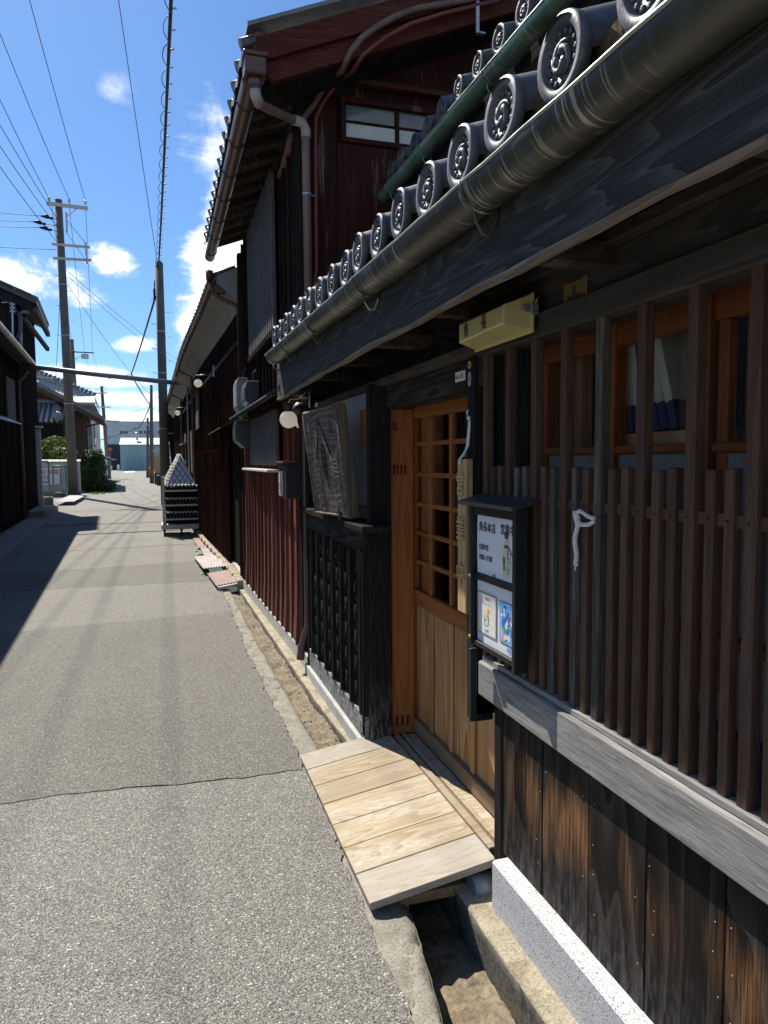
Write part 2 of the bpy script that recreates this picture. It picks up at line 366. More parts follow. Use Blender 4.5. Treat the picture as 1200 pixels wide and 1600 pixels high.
MT['lip'] = plain('gutter_lip', (.42, .44, .38), .35, .5, .5)
MT['pvcbrown'] = plain('brown_pipe', (.125, .062, .046), .35, .5, 0, .1, 5)
MT['pvcpink'] = plain('faded_pipe', (.235, .145, .125), .42, .4, 0, .08, 4)
MT['pvcpale'] = plain('pale_joint', (.46, .41, .37), .5)
MT['conduit'] = plain('weathered_conduit', (.20, .13, .10), .6, .3, 0, .35, 8, 0, (1, 1, 1))
MT['conduitred'] = plain('red_conduit', (.19, .045, .030), .5, .4, 0, .2, 8)
MT['metal'] = plain('galvanised', (.42, .44, .46), .42, .5, .7, .15, 20)
MT['darkmetal'] = plain('dark_metal', (.035, .036, .038), .5, .5, .3)
MT['steelpipe'] = plain('grey_steel_pipe', (.22, .23, .235), .45, .5, .3, .1, 8)
MT['rackmetal'] = plain('rack_aluminium', (.52, .48, .44), .5, .4, .1, .12, 12)
MT['cream'] = plain('cream_plastic', (.62, .54, .26), .38, .5, 0, .05, 5)
MT['creamdark'] = plain('cream_edge', (.55, .46, .20), .4, .5, 0, .05, 5)
MT['ink'] = plain('black_ink', (.012, .012, .014), .6, .2, 0, .1)
MT['goldplate'] = plain('gold_plate', (.36, .26, .105), .4, .5, .45, .08, 30)
MT['paper'] = plain('white_paper', (.78, .79, .81), .38, .5, 0, .02, 4)
MT['papercream'] = plain('cream_paper', (.76, .74, .66), .5)
MT['redink'] = plain('red_ink', (.62, .10, .09), .6)
MT['blueink'] = plain('blue_ink', (.05, .15, .50), .6)
MT['skyink'] = plain('sky_ink', (.18, .45, .80), .6)
MT['navyink'] = plain('navy_ink', (.03, .06, .28), .6)
MT['greenink'] = plain('green_ink', (.06, .30, .22), .6)
MT['orangeink'] = plain('orange_ink', (.85, .42, .06), .6)
MT['pinkink'] = plain('coral_ink', (.80, .38, .28), .6)
MT['greyink'] = plain('grey_ink', (.30, .27, .25), .6)
MT['bottle'] = plain('bottle_print', (.66, .62, .45), .5, .3, 0, .1, 40)
MT['black'] = plain('black_paint', (.010, .010, .011), .5, .45, 0, .25, 10)
MT['blackroof'] = plain('black_worn_paint', (.034, .034, .036), .45, .5, 0, .4, 16)
MT['rope'] = plain('white_rope', (.66, .64, .60), .85, .2, 0, .25, 120, .4)
MT['stickpurple'] = plain('violet_sticker', (.06, .05, .22), .4)
MT['stickyellow'] = plain('yellow_sticker', (.62, .44, .05), .4)
MT['sticksilver'] = plain('silver_sticker', (.55, .56, .58), .35, .5, .3)
MT['stickgreen'] = plain('teal_sticker', (.06, .22, .20), .4)
MT['plaster'] = plain('white_plaster', (.34, .34, .335), .9, .2, 0, .12, 3)
MT['panelgrey'] = plain('frosted_panel', (.15, .15, .145), .45, .5, 0, .12, 3)
MT['pebble'] = plain('pebble', (.27, .24, .195), .85, .2, 0, .35, 60)
MT['palepane'] = plain('reflection_grey', (.20, .23, .26), .5)
MT['zinc'] = plain('zinc_panel', (.46, .46, .46), .42, .5, .25, .2, 4)
MT['meter'] = plain('meter_cover', (.21, .22, .205), .4, .5, 0, .06, 8)
MT['meterdark'] = plain('meter_dark', (.03, .032, .034), .35, .5)
MT['corr'] = plain('corrugated_sheet', (.40, .345, .315), .42, .5, .1, .15, 6)
MT['corrred'] = plain('corrugated_red', (.30, .19, .155), .5, .4, .05, .15, 6)
MT['tray'] = plain('steel_tray', (.44, .45, .455), .4, .5, .5, .1, 9)
MT['dimple'] = plain('dimpled_sheet', (.42, .44, .50), .32, .5, .35, .08, 30)
MT['greenframe'] = plain('green_frame', (.10, .20, .165), .5)
MT['skin'] = plain('wire_black', (.016, .016, .018), .6, .3)
MT['poleband'] = plain('pole_band', (.26, .12, .035), .6)
MT['wiregrey'] = plain('wire_grey', (.09, .09, .10), .6, .3)
MT['insul'] = plain('insulator', (.55, .55, .52), .3)
MT['whitewall'] = plain('white_cladding', (.50, .53, .56), .6, .3, 0, .05, .3)
MT['navywall'] = plain('navy_cladding', (.035, .045, .065), .6, .3, 0, .1, .3)
MT['shedblue'] = plain('pale_blue_shed', (.28, .42, .45), .55, .3, 0, .08, .5, 0, (1, 1, .2))
MT['shedroof'] = plain('green_roof', (.36, .50, .38), .6, .3, 0, .08, .6)
MT['shutter'] = plain('blue_shutter', (.25, .37, .40), .5, .3, 0, .06, 1)
MT['darkwin'] = plain('dark_window', (.02, .025, .03), .15, .6)
MT['whitepaint'] = plain('white_paint', (.72, .72, .70), .6)
MT['bluepaint'] = plain('van_paint', (.62, .63, .64), .3, .6)
MT['rubber'] = plain('rubber', (.02, .02, .02), .8, .2)
MT['curtain'] = plain('yellow_curtain', (.85, .66, .20), .8, .2, 0, .1, 5)
MT['darkroom'] = plain('dark_room', (.20, .17, .14), .9, .2)
MT['roomfloor'] = plain('room_floor', (.20, .15, .11), .8, .2)
MT['binder'] = plain('binder', (.66, .62, .52), .6, .3)
MT['binderblue'] = plain('binder_blue', (.05, .065, .14), .6, .3)
MT['glass'] = mk_glass()
MT['leaf'] = mk_leaf('ivy_leaf', (.016, .040, .010), (.06, .115, .024))
MT['leafpale'] = mk_leaf('shrub_leaf', (.05, .085, .018), (.15, .20, .045))
MT['bark'] = plain('bark', (.06, .045, .033), .9, .2, 0, .3, 20)
m_, t_ = mat('opal_glass')
_d = t_.n('ShaderNodeBsdfDiffuse', {'Color': (.86, .84, .76)}).outputs[0]
_t = t_.n('ShaderNodeBsdfTranslucent', {'Color': (.95, .93, .85)}).outputs[0]
_g = t_.n('ShaderNodeBsdfGlossy', {'Roughness': .08}).outputs[0]
_m = t_.n('ShaderNodeMixShader', {0: .72, 1: _d, 2: _t}).outputs[0]
_m = t_.n('ShaderNodeMixShader', {0: .05, 1: _m, 2: _g}).outputs[0]
t_.n('ShaderNodeOutputMaterial', {'Surface': _m})
MT['opal'] = m_
m_, t_ = mat('clear_bulb')
MT['bulb'] = MT['opal']

# ---------------------------------------------------------------- mesh helpers
class MB:
    def __init__(s):
        s.v, s.f, s.m, s.sm = [], [], [], []
    def face(s, idx, mi=0, sm=False):
        s.f.append(tuple(idx)); s.m.append(mi); s.sm.append(sm)
    def poly(s, pts, mi=0):
        b = len(s.v); s.v += [tuple(p) for p in pts]; s.face(range(b, b + len(pts)), mi); return s
    def box(s, x0, x1, y0, y1, z0, z1, c=0.003, mi=0, R3=None, off=None):
        """box with a small chamfer on every edge"""
        x0, x1 = min(x0, x1), max(x0, x1); y0, y1 = min(y0, y1), max(y0, y1); z0, z1 = min(z0, z1), max(z0, z1)
        b = len(s.v)
        c = min(c, (x1 - x0) * .3, (y1 - y0) * .3, (z1 - z0) * .3)
        xs, ys, zs = (x0, x1), (y0, y1), (z0, z1)
        def P(p):
            if R3 is not None:
                p = R3 @ Vector(p)
                if off is not None:
                    p = p + Vector(off)
            return tuple(p)
        if c <= 0:
            for i in (0, 1):
                for j in (0, 1):
                    for k in (0, 1):
                        s.v.append(P((xs[i], ys[j], zs[k])))
            for q in ((0, 1, 3, 2), (4, 6, 7, 5), (0, 4, 5, 1), (2, 3, 7, 6), (0, 2, 6, 4), (1, 5, 7, 3)):
                s.face([b + a for a in q], mi)
            return s
        ix = {}
        for i in (0, 1):
            for j in (0, 1):
                for k in (0, 1):
                    cx, cy, cz = (c if i == 0 else -c), (c if j == 0 else -c), (c if k == 0 else -c)
                    for a, p in enumerate(((xs[i], ys[j] + cy, zs[k] + cz), (xs[i] + cx, ys[j], zs[k] + cz), (xs[i] + cx, ys[j] + cy, zs[k]))):
                        ix[i, j, k, a] = len(s.v); s.v.append(P(p))
        g = lambda i, j, k, a: ix[i, j, k, a]
        s.face([g(0, 0, 0, 0), g(0, 0, 1, 0), g(0, 1, 1, 0), g(0, 1, 0, 0)], mi)
        s.face([g(1, 0, 0, 0), g(1, 1, 0, 0), g(1, 1, 1, 0), g(1, 0, 1, 0)], mi)
        s.face([g(0, 0, 0, 1), g(1, 0, 0, 1), g(1, 0, 1, 1), g(0, 0, 1, 1)], mi)
        s.face([g(0, 1, 0, 1), g(0, 1, 1, 1), g(1, 1, 1, 1), g(1, 1, 0, 1)], mi)
        s.face([g(0, 0, 0, 2), g(0, 1, 0, 2), g(1, 1, 0, 2), g(1, 0, 0, 2)], mi)
        s.face([g(0, 0, 1, 2), g(1, 0, 1, 2), g(1, 1, 1, 2), g(0, 1, 1, 2)], mi)
        for k in (0, 1):                  # edges along z / y / x
            pass
        for i in (0, 1):
            for j in (0, 1):
                s.face([g(i, j, 0, 0), g(i, j, 1, 0), g(i, j, 1, 1), g(i, j, 0, 1)], mi)
                s.face([g(i, 0, j, 0), g(i, 1, j, 0), g(i, 1, j, 2), g(i, 0, j, 2)], mi)
                s.face([g(0, i, j, 1), g(1, i, j, 1), g(1, i, j, 2), g(0, i, j, 2)], mi)
                for k in (0, 1):
                    s.face([g(i, j, k, 0), g(i, j, k, 1), g(i, j, k, 2)], mi)
        return s
    def beam(s, p0, p1, w, h, up=(0, 0, 1), c=.003, mi=0):
        """rectangular bar from p0 to p1, w across, h along up"""
        p0, p1 = Vector(p0), Vector(p1)
        d = p1 - p0; L = d.length; d.normalize()
        u = Vector(up); u = (u - d * u.dot(d)).normalized()
        r = d.cross(u)
        m = Matrix((r, d, u)).transposed()
        return s.box(-w / 2, w / 2, 0, L, -h / 2, h / 2, c, mi, m, p0)
    def tube(s, pts, r, n=8, mi=0, caps=True, sm=True):
        pts = [Vector(p) for p in pts]
        rs = r if hasattr(r, '__len__') else [r] * len(pts)
        prev = None; rings = []
        for i, p in enumerate(pts):
            d = (pts[min(i + 1, len(pts) - 1)] - pts[max(i - 1, 0)]).normalized()
            if prev is None:
                a = Vector((0, 0, 1)) if abs(d.z) < .9 else Vector((1, 0, 0))
                u = (a - d * a.dot(d)).normalized()
            else:
                u = (prev - d * prev.dot(d)).normalized()
            prev = u; w = d.cross(u)
            b = len(s.v); rings.append(b)
            for k in range(n):
                t = 2 * math.pi * k / n
                s.v.append(tuple(p + (u * math.cos(t) + w * math.sin(t)) * rs[i]))
        for a, b in zip(rings, rings[1:]):
            for k in range(n):
                s.face((a + k, a + (k + 1) % n, b + (k + 1) % n, b + k), mi, sm)
        if caps:
            s.face([rings[0] + k for k in range(n)][::-1], mi)
            s.face([rings[-1] + k for k in range(n)], mi)
        return s
    def lathe(s, prof, n=16, c=(0, 0, 0), axis='Z', mi=0):
        """prof: (radius, height) list"""
        b = len(s.v); c = Vector(c)
        for r, h in prof:
            for k in range(n):
                t = 2 * math.pi * k / n
                q = {'Z': (r * math.cos(t), r * math.sin(t), h), 'X': (h, r * math.cos(t), r * math.sin(t)), 'Y': (r * math.sin(t), h, r * math.cos(t))}[axis]
                s.v.append(tuple(c + Vector(q)))
        for i in range(len(prof) - 1):
            for k in range(n):
                s.face((b + i * n + k, b + i * n + (k + 1) % n, b + (i + 1) * n + (k + 1) % n, b + (i + 1) * n + k), mi, True)
        s.face([b + k for k in range(n)][::-1], mi); s.face([b + (len(prof) - 1) * n + k for k in range(n)], mi)
        return s
    def sphere(s, c, r, n=14, mi=0):
        m = n // 2
        return s.lathe([(max(r * math.sin(math.pi * i / m), r * .02), -r * math.cos(math.pi * i / m)) for i in range(m + 1)], n, c, 'Z', mi)
    def prism(s, poly, a, b, axis='Y', mi=0):
        """closed outline extruded from a to b along the axis; outline in the two other axes in order"""
        n = len(poly); o = len(s.v)
        def P(u, v, w):
            return {'X': (w, u, v), 'Y': (u, w, v), 'Z': (u, v, w)}[axis]
        for w in (a, b):
            for u, v in poly:
                s.v.append(P(u, v, w))
        s.face([o + i for i in range(n)], mi); s.face([o + n + i for i in range(n)][::-1], mi)
        for i in range(n):
            j = (i + 1) % n
            s.face((o + i, o + n + i, o + n + j, o + j), mi)
        return s
    def grid(s, fn, nu, nv, mi=0, sm=True):
        b = len(s.v)
        for i in range(nu + 1):
            for j in range(nv + 1):
                s.v.append(tuple(fn(i / nu, j / nv)))
        w = nv + 1
        for i in range(nu):
            for j in range(nv):
                s.face((b + i * w + j, b + (i + 1) * w + j, b + (i + 1) * w + j + 1, b + i * w + j + 1), mi, sm)
        return s
    def add(s, o, fn=None):
        b = len(s.v)
        s.v += [tuple(fn(Vector(p))) if fn else p for p in o.v]
        for f, m, q in zip(o.f, o.m, o.sm):
            s.face([b + i for i in f], m, q)
        return s
    def move(s, d):
        s.v = [(x + d[0], y + d[1], z + d[2]) for x, y, z in s.v]; return s

BASE = {}
def obj(name, mb, mats, parent=None, base=None):
    base = Vector(base) if base is not None else (BASE.get(parent.name, Vector((0, 0, 0))) if parent else Vector((0, 0, 0)))
    me = bpy.data.meshes.new(name)
    me.from_pydata([(v[0] - base.x, v[1] - base.y, v[2] - base.z) for v in mb.v], [], mb.f)
    mats = mats if isinstance(mats, (list, tuple)) else [mats]
    for m in mats:
        me.materials.append(MT[m] if isinstance(m, str) else m)
    me.polygons.foreach_set('material_index', mb.m)
    me.polygons.foreach_set('use_smooth', mb.sm)
    bm = bmesh.new(); bm.from_mesh(me); bmesh.ops.recalc_face_normals(bm, faces=bm.faces); bm.to_mesh(me); bm.free()
    me.update()
    o = bpy.data.objects.new(name, me)
    COL.objects.link(o)
    if parent:
        o.parent = parent
        BASE[o.name] = base
    else:
        o.location = base
        BASE[o.name] = base
    return o
import bmesh

def tag(o, label, cat, group=None):
    o['label'] = label; o['category'] = cat
    if group:
        o['group'] = group
    return o
def thing(name, label, cat, loc=(0, 0, 0), group=None, rz=0.0):
    o = bpy.data.objects.new(name, None)
    COL.objects.link(o)
    o.location = loc; o.rotation_euler = (0, 0, rz); o.empty_display_size = .1
    BASE[o.name] = Vector(loc) if rz == 0 else Vector((0, 0, 0))
    return tag(o, label, cat, group)
def grp(name, parent):
    o = bpy.data.objects.new(name, None); COL.objects.link(o); o.parent = parent; o.empty_display_size = .05
    BASE[o.name] = BASE[parent.name]
    return o
def single(name, mb, mats, label, cat, base, group=None):
    return tag(obj(name, mb, mats, None, base), label, cat, group)
def struct(name, mb, mats, base=(0, 0, 0)):
    o = obj(name, mb, mats, None, base); o['kind'] = 'structure'; return o
def inst(src, parent, d, name=None):
    """another copy of a part, moved by d"""
    c = src.copy(); COL.objects.link(c); c.parent = parent
    c.location = Vector(src.location) + Vector(d)
    return c
def copy_thing(src, loc, label=None, rz=None):
    r = src.copy(); COL.objects.link(r); r.location = loc
    if rz is not None:
        r.rotation_euler = (0, 0, rz)
    if label:
        r['label'] = label
    for ch in list(src.children):
        c = ch.copy(); COL.objects.link(c); c.parent = r
        for g in list(ch.children):
            q = g.copy(); COL.objects.link(q); q.parent = c
    return r

_TC = {}
def text_mb(s, size=1.0, bold=.022):
    """flat letters as a mesh: u to the right, v up, from the baseline's left end"""
    if s not in _TC:
        cu = bpy.data.curves.new('lettering', 'FONT'); cu.body = s; cu.resolution_u = 3; cu.offset = bold if ord(s[0]) < 0x3000 else .009
        ob = bpy.data.objects.new('lettering', cu); COL.objects.link(ob)
        me = bpy.data.meshes.new_from_object(ob.evaluated_get(bpy.context.evaluated_depsgraph_get()))
        _TC[s] = ([tuple(v.co) for v in me.vertices], [tuple(p.vertices) for p in me.polygons])
        bpy.data.objects.remove(ob); bpy.data.meshes.remove(me); bpy.data.curves.remove(cu)
    v, f = _TC[s]
    mb = MB(); mb.v = [(a * size, b * size, 0) for a, b, c in v]
    for q in f:
        mb.face(q)
    return mb
def wall_text(s, x, y, z, size, mb=None, mi=0, su=1.0, depth=0.0, shear=0.0):
    """letters on a wall facing the street (-x); reading direction is -y; depth > 0 raises them"""
    mb = mb or MB()
    t = text_mb(s, size)
    if depth:
        e = {}
        for q in t.f:
            for a, b in zip(q, q[1:] + q[:1]):
                e[a, b] = 1
        b0 = len(mb.v)
        for k in (0, 1):
            mb.v += [(x - depth * (1 - k), y - a * su, z + b + shear * a) for a, b, c in t.v]
        n = len(t.v)
        for q in t.f:
            mb.face([b0 + i for i in q], mi)
        for (a, b) in e:
            if (b, a) not in e:
                mb.face((b0 + a, b0 + b, b0 + n + b, b0 + n + a), mi)
    else:
        b0 = len(mb.v)
        mb.v += [(x, y - a * su, z + b + shear * a) for a, b, c in t.v]
        for q in t.f:
            mb.face([b0 + i for i in q], mi)
    return mb
# ================================================================ the ground and the street
rg = random.Random(3)
def jag(x0, x1, n, amp, r=rg):
    return [(x0 + (x1 - x0) * i / n, r.uniform(-amp, amp)) for i in range(n + 1)]

g = MB()
for x0, x1, y0, y1 in ((-400, .60, -40, 900), (.60, 400, 15.2, 900), (2.6, 400, -40, 15.2)):
    g.poly([(x0, y0, -.014), (x1, y0, -.014), (x1, y1, -.014), (x0, y1, -.014)])
struct('ground', g, 'slab')

def edge_x(y):                          # broken edge of the asphalt beside the drain
    return .632 + .006 * math.sin(y * 5.1) + .005 * math.sin(y * 13.7 + 1) + .004 * math.sin(y * 37 + 2) + (.012 * math.sin((y - 2.6) * 1.4) if y < 9 else -.05 - .0035 * (y - 9))
def band(name, ya, yb, m, z, seed):
    """one strip of paving between two seams given as functions of x"""
    r = random.Random(seed); nx = 140
    mb = MB(); xs = []
    x0 = -4.6
    def row(fy, k):
        pts = []
        xe = edge_x(fy(.6))
        for i in range(nx + 1):
            x = x0 + (xe - x0) * i / nx
            pts.append((x, fy(x) + k * (.0008 + (r.uniform(0, .006) if math.sin(x * 5 + seed) > -.3 else 0) + .004 * math.sin(x * 9) * k) + .010 * math.sin(x * 6.3 + seed) * 0, z))
        return pts
    A, B = row(ya, 1), row(yb, -1)
    ny = max(2, int((yb(.6) - ya(.6)) / .03)) if yb(.6) < 16 else 2
    right = []
    for i in range(1, ny):
        y = ya(.6) + (yb(.6) - ya(.6)) * i / ny
        right.append((edge_x(y) + r.uniform(-.003, .003) - (r.uniform(.006, .018) if r.random() < .08 else 0), y + r.uniform(-.008, .008), z))
    loop = A + right + B[::-1]
    b = len(mb.v); n = len(loop)
    mb.v += loop; mb.face(range(b, b + n))
    mb.v += [(p[0], p[1], z - .012) for p in loop]
    for i in range(n):
        j = (i + 1) % n
        mb.face((b + i, b + n + i, b + n + j, b + j))
    return struct(name, mb, m)
line = lambda y0, y1: (lambda x: y0 + (y1 - y0) * (x + .75) / 1.35 + .012 * math.sin(x * 7.1 + y0) + .007 * math.sin(x * 17.3 + y0 * 3) + .004 * math.sin(x * 41 + y1))
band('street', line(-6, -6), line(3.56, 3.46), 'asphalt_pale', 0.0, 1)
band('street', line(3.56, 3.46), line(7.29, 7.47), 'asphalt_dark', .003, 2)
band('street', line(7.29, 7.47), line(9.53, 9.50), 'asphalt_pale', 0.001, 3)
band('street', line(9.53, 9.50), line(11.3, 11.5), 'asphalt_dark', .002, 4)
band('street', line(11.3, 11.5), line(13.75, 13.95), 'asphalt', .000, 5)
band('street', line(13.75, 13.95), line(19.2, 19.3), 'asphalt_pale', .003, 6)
far = MB()
far.poly([(-4.6, 19.28, .0), (.53, 19.36, .0), (.40, 45, .0), (3.0, 62, 0), (30, 75, 0), (40, 150.5, 0), (-40, 150.5, 0), (-30, 110, 0), (-7.5, 60, 0), (-5.6, 40, 0)])
struct('street', far, 'asphalt')
sq = MB(); sq.poly([(-5.9, 118, .004), (-4.4, 118, .004), (-4.4, 131, .004), (-5.9, 131, .004)])
struct('road_marking', sq, 'whitepaint')

# drain: kerb, channel, ledge
def curb_x(y):
    return .775 - (.15 * (2.24 - y) if y < 2.24 else 0 if y < 3 else min(.03, .01 * (y - 3)))
k = MB()
ys = [-1 + i * .12 for i in range(int(16.2 / .12))]
rk = random.Random(9)
def kerb_fn(u, v):
    y = -1 + u * 9.9
    x = .585 + v * (curb_x(y) - .585)
    e = .004 * math.sin(y * 7) * v + rk.uniform(-.003, .003) * (1 if v > .9 else 0)
    crk = .03 if (abs((y % 1.37) - .6 + .15 * math.sin(v * 5)) < .012) else 0
    return (x + e, y, -.008 + rk.uniform(-.0028, .0028) - (.018 if v > .97 else 0) - crk)
k.grid(kerb_fn, 420, 9)
k.grid(lambda u, v: (curb_x(-1 + u * 9.9) + .004 * math.sin((-1 + u * 9.9) * 7) + rk.uniform(-.003, .003), -1 + u * 9.9, -.018 - v * .34), 260, 6)
struct('kerb', k, 'concrete')
def floor_z(y):
    t = min(1, max(0, (y - 2.6) / 1.4)); t = t * t * (3 - 2 * t)
    return -.175 + .11 * t
rd = random.Random(12)
d = MB()
d.grid(lambda u, v: (.60 + v * .46, -1 + u * 10, floor_z(-1 + u * 10) + rd.uniform(-.009, .009) + .018 * abs(v - .45) + .014 * math.sin(u * 90 + v * 7)), 420, 16)
struct('drain_channel', d, 'dirt')
m = MB(); rv = random.Random(77)
for i in range(900):
    y = rv.uniform(3.8, 8.6); x = rv.uniform(.72, .96); s_ = rv.uniform(.002, .007)
    m.lathe([(s_ * .6, s_ * .25), (s_, 0), (s_ * .7, -s_ * .5)], 5, (x, y, floor_z(y) + .012))
for i in range(160):
    y = rv.uniform(3.8, 9.0); x = edge_x(y) + abs(rv.gauss(0, .03)); s_ = rv.uniform(.002, .006)
    m.lathe([(s_ * .6, s_ * .25), (s_, 0), (s_ * .7, -s_ * .5)], 5, (x, y, -.004))
m.sm = [False] * len(m.sm)
o_ = obj('drain_gravel', m, 'pebble'); o_['kind'] = 'stuff'
def ledge_x(y):
    return .972 if y < 3.0 else (.972 - .062 * min(1, (y - 3.0) / 1.4) if y < 4.4 else .910 - .0125 * (y - 4.4))
l = MB()
rl = random.Random(5)
def ledge_fn(u, v):
    y = -1 + u * 10.0
    xo = ledge_x(y)
    P = [(xo + .02, -.36), (xo, -.05), (xo - .002, -.008), (xo + .008, .0), (xo + .08, .002), (xo + .22, .002)]
    a, b = P[int(round(v * 5))]
    return (a + rl.uniform(-.0022, .0022), y, b + (rl.uniform(-.004, .004) if v < .9 else 0))
l.grid(ledge_fn, 160, 5)
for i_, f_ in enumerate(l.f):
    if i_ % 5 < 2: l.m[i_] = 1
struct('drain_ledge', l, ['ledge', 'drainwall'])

# ================================================================ the timber shop on the right
shop = thing('timber_shop', 'dark timber shop with latticed window, cedar sliding door and tiled eave over bronze gutter', 'building', (1.1, 2.4, 0))

gr = MB(); gr.box(1.047, 1.118, -1, 2.172, -.05, .172, .008); obj('granite_base', gr, 'granite', shop)
pp = MB(); pp.tube([(1.02, 2.28, .01), (1.10, 2.28, .01)], .045, 14); obj('drain_stub', pp, 'steelpipe', shop)

seams = [2.395, 2.207, 1.932, 1.677, 1.43, 1.173, .93, .68, .42, .15, -.12, -.4, -.7, -1.0]
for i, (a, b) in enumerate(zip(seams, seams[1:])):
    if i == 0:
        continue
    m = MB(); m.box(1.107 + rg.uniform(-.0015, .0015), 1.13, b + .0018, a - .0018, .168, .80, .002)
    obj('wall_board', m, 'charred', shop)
nl = MB()
for b in seams[2:8]:
    for z in (.26, .37, .48, .57):
        for dy in (-.022, .022):
            (rg.random() < .72) and nl.lathe([(.0019, 0), (.0013, -.0012)], 6, (1.1058, b + dy * rg.uniform(.8, 1.6) + rg.uniform(-.01, .01), z + rg.uniform(-.035, .035)), 'X')
o_ = obj('nail_head', nl, 'rackmetal', shop); o_['kind'] = 'stuff'
m = MB(); m.box(1.100, 1.16, 2.2085, 2.262, .03, .80, .004); obj('corner_post', m, 'blackwood', shop)

sl = MB(); sl.box(1.074, 1.20, -1, 2.345, .697, .823, .006); obj('window_sill', sl, 'sill', shop)
sl = MB(); sl.box(1.090, 1.20, -1, 2.34, .8232, .842, .003); obj('sill_upstand', sl, 'sill', shop)

# lattice
def tall(yl, w=.031):
    m = MB(); m.box(1.098, 1.128, yl - w, yl, .838, 1.93, .003); return m
bars = []
for kx in range(-1, 19):
    yl = 2.185 - .1735 * kx
    if kx == 3:
        mk = 'lattice_worn'
    else:
        mk = 'lattice'
    if not bars:
        bars.append(obj('lattice_post', tall(yl), 'lattice', shop))
    else:
        c = inst(bars[0], shop, (0, (yl - (2.185 + .1735)), 0)); bars.append(c)
        if kx == 3:
            c.data = c.data.copy(); c.data.materials[0] = MT['lattice_worn']
sh = None
for kx in range(-1, 19):
    for q, off in enumerate((.062, .117)):
        yl = 2.185 - .1735 * kx - off
        if sh is None:
            m = MB(); m.box(1.099, 1.125, yl - .026, yl, .838, 1.5255, .003)
            sh = obj('lattice_slat', m, 'lattice', shop); y0 = yl; c = sh
        else:
            c = inst(sh, shop, (rg.uniform(-.001, .001), yl - y0, rg.uniform(-.003, .003)))
        if (kx, q) in ((1, 1), (2, 0), (0, 0), (0, 1)):
            c.data = c.data.copy(); c.data.materials[0] = MT['lattice_worn']
m = MB(); m.box(1.112, 1.138, -1, 2.36, 1.405, 1.434, .002); obj('lattice_rail', m, 'lattice', shop)
m = MB()
for kx in range(-1, 10):
    for yl in (2.185 - .1735 * kx, 2.185 - .1735 * kx - .062, 2.185 - .1735 * kx - .117):
        m.lathe([(.003, 0), (.002, -.002)], 6, (1.0975, yl - .014, 1.42), 'X')
o_ = obj('lattice_nail', m, 'darkmetal', shop); o_['kind'] = 'stuff'

# beam over the window, lintel over the door, ledges, rafters
m = MB(); m.box(1.088, 1.19, -1, 2.39, 1.915, 1.990, .006); obj('window_head', m, 'beam', shop)
m = MB(); m.box(1.112, 1.19, -1, 2.39, 1.990, 2.085, .003); obj('head_board', m, 'beam', shop)
m = MB(); m.box(1.075, 1.19, -1, 2.36, 2.085, 2.12, .004); obj('head_ledge', m, 'beam', shop)
m = MB(); m.box(1.098, 1.22, 2.36, 5.12, 1.812, 1.922, .004); obj('door_lintel', m, 'blackwood_y', shop)
m = MB(); m.box(1.048, 1.20, 2.362, 5.14, 1.9222, 1.957, .004); obj('lintel_ledge', m, 'beam', shop)
m = MB(); m.box(1.14, 1.20, -1, 5.12, 1.957, 2.62, .003); obj('upper_wall_board', m, 'blackwood_y', shop)
rf = None
for i in range(9):
    y = -.45 + i * .68
    if rf is None:
        m = MB(); m.box(.822, 1.2, y, y + .055, 2.035, 2.10, .006); rf = obj('rafter', m, 'tagwood', shop); rf.data.materials[0] = MT['eaveboard']
    else:
        inst(rf, shop, (0, .68 * i, rg.uniform(-.005, .005)))

# fascia board with a wavering worn lower edge
def fz(y):
    t = min(1, max(0, (y - .6) / 4.65))
    return 1.985 + .018 * math.sin(math.pi * t) + .0025 * math.sin(y * 7.3) + .0015 * math.sin(y * 19)
N = 60
ysf = [5.15 - i * 6.15 / N for i in range(N + 1)]
poly = [(y, fz(y) + (.012 if i % 7 == 3 else 0) * 0) for i, y in enumerate(ysf)] + [(ysf[-1], 2.27), (5.13, 2.33)]
m = MB(); m.prism(poly, .797, .829, 'X'); fas = obj('fascia', m, 'fascia', shop)
m = MB()
m.grid(lambda u, v: (.794 + .038 * v, ysf[int(round(u * N))], fz(ysf[int(round(u * N))]) - .0035 + .003 * abs(v - .5)), N, 4)
m.grid(lambda u, v: (.7945, ysf[int(round(u * N))], fz(ysf[int(round(u * N))]) - .002 + .007 * v * (0.6 + .5 * math.sin(ysf[int(round(u * N))] * 5))), N, 1)
obj('worn_edge', m, 'fascia_edge', fas)
m = MB(); m.poly([(.80, -1, 2.262), (.80, 5.24, 2.325), (1.3, 5.24, 2.48), (1.3, -1, 2.42)]); m.poly([(.80, -1, 2.232), (.80, 5.24, 2.295), (1.3, 5.24, 2.45), (1.3, -1, 2.39)])
obj('soffit', m, 'blackwood_y', shop)

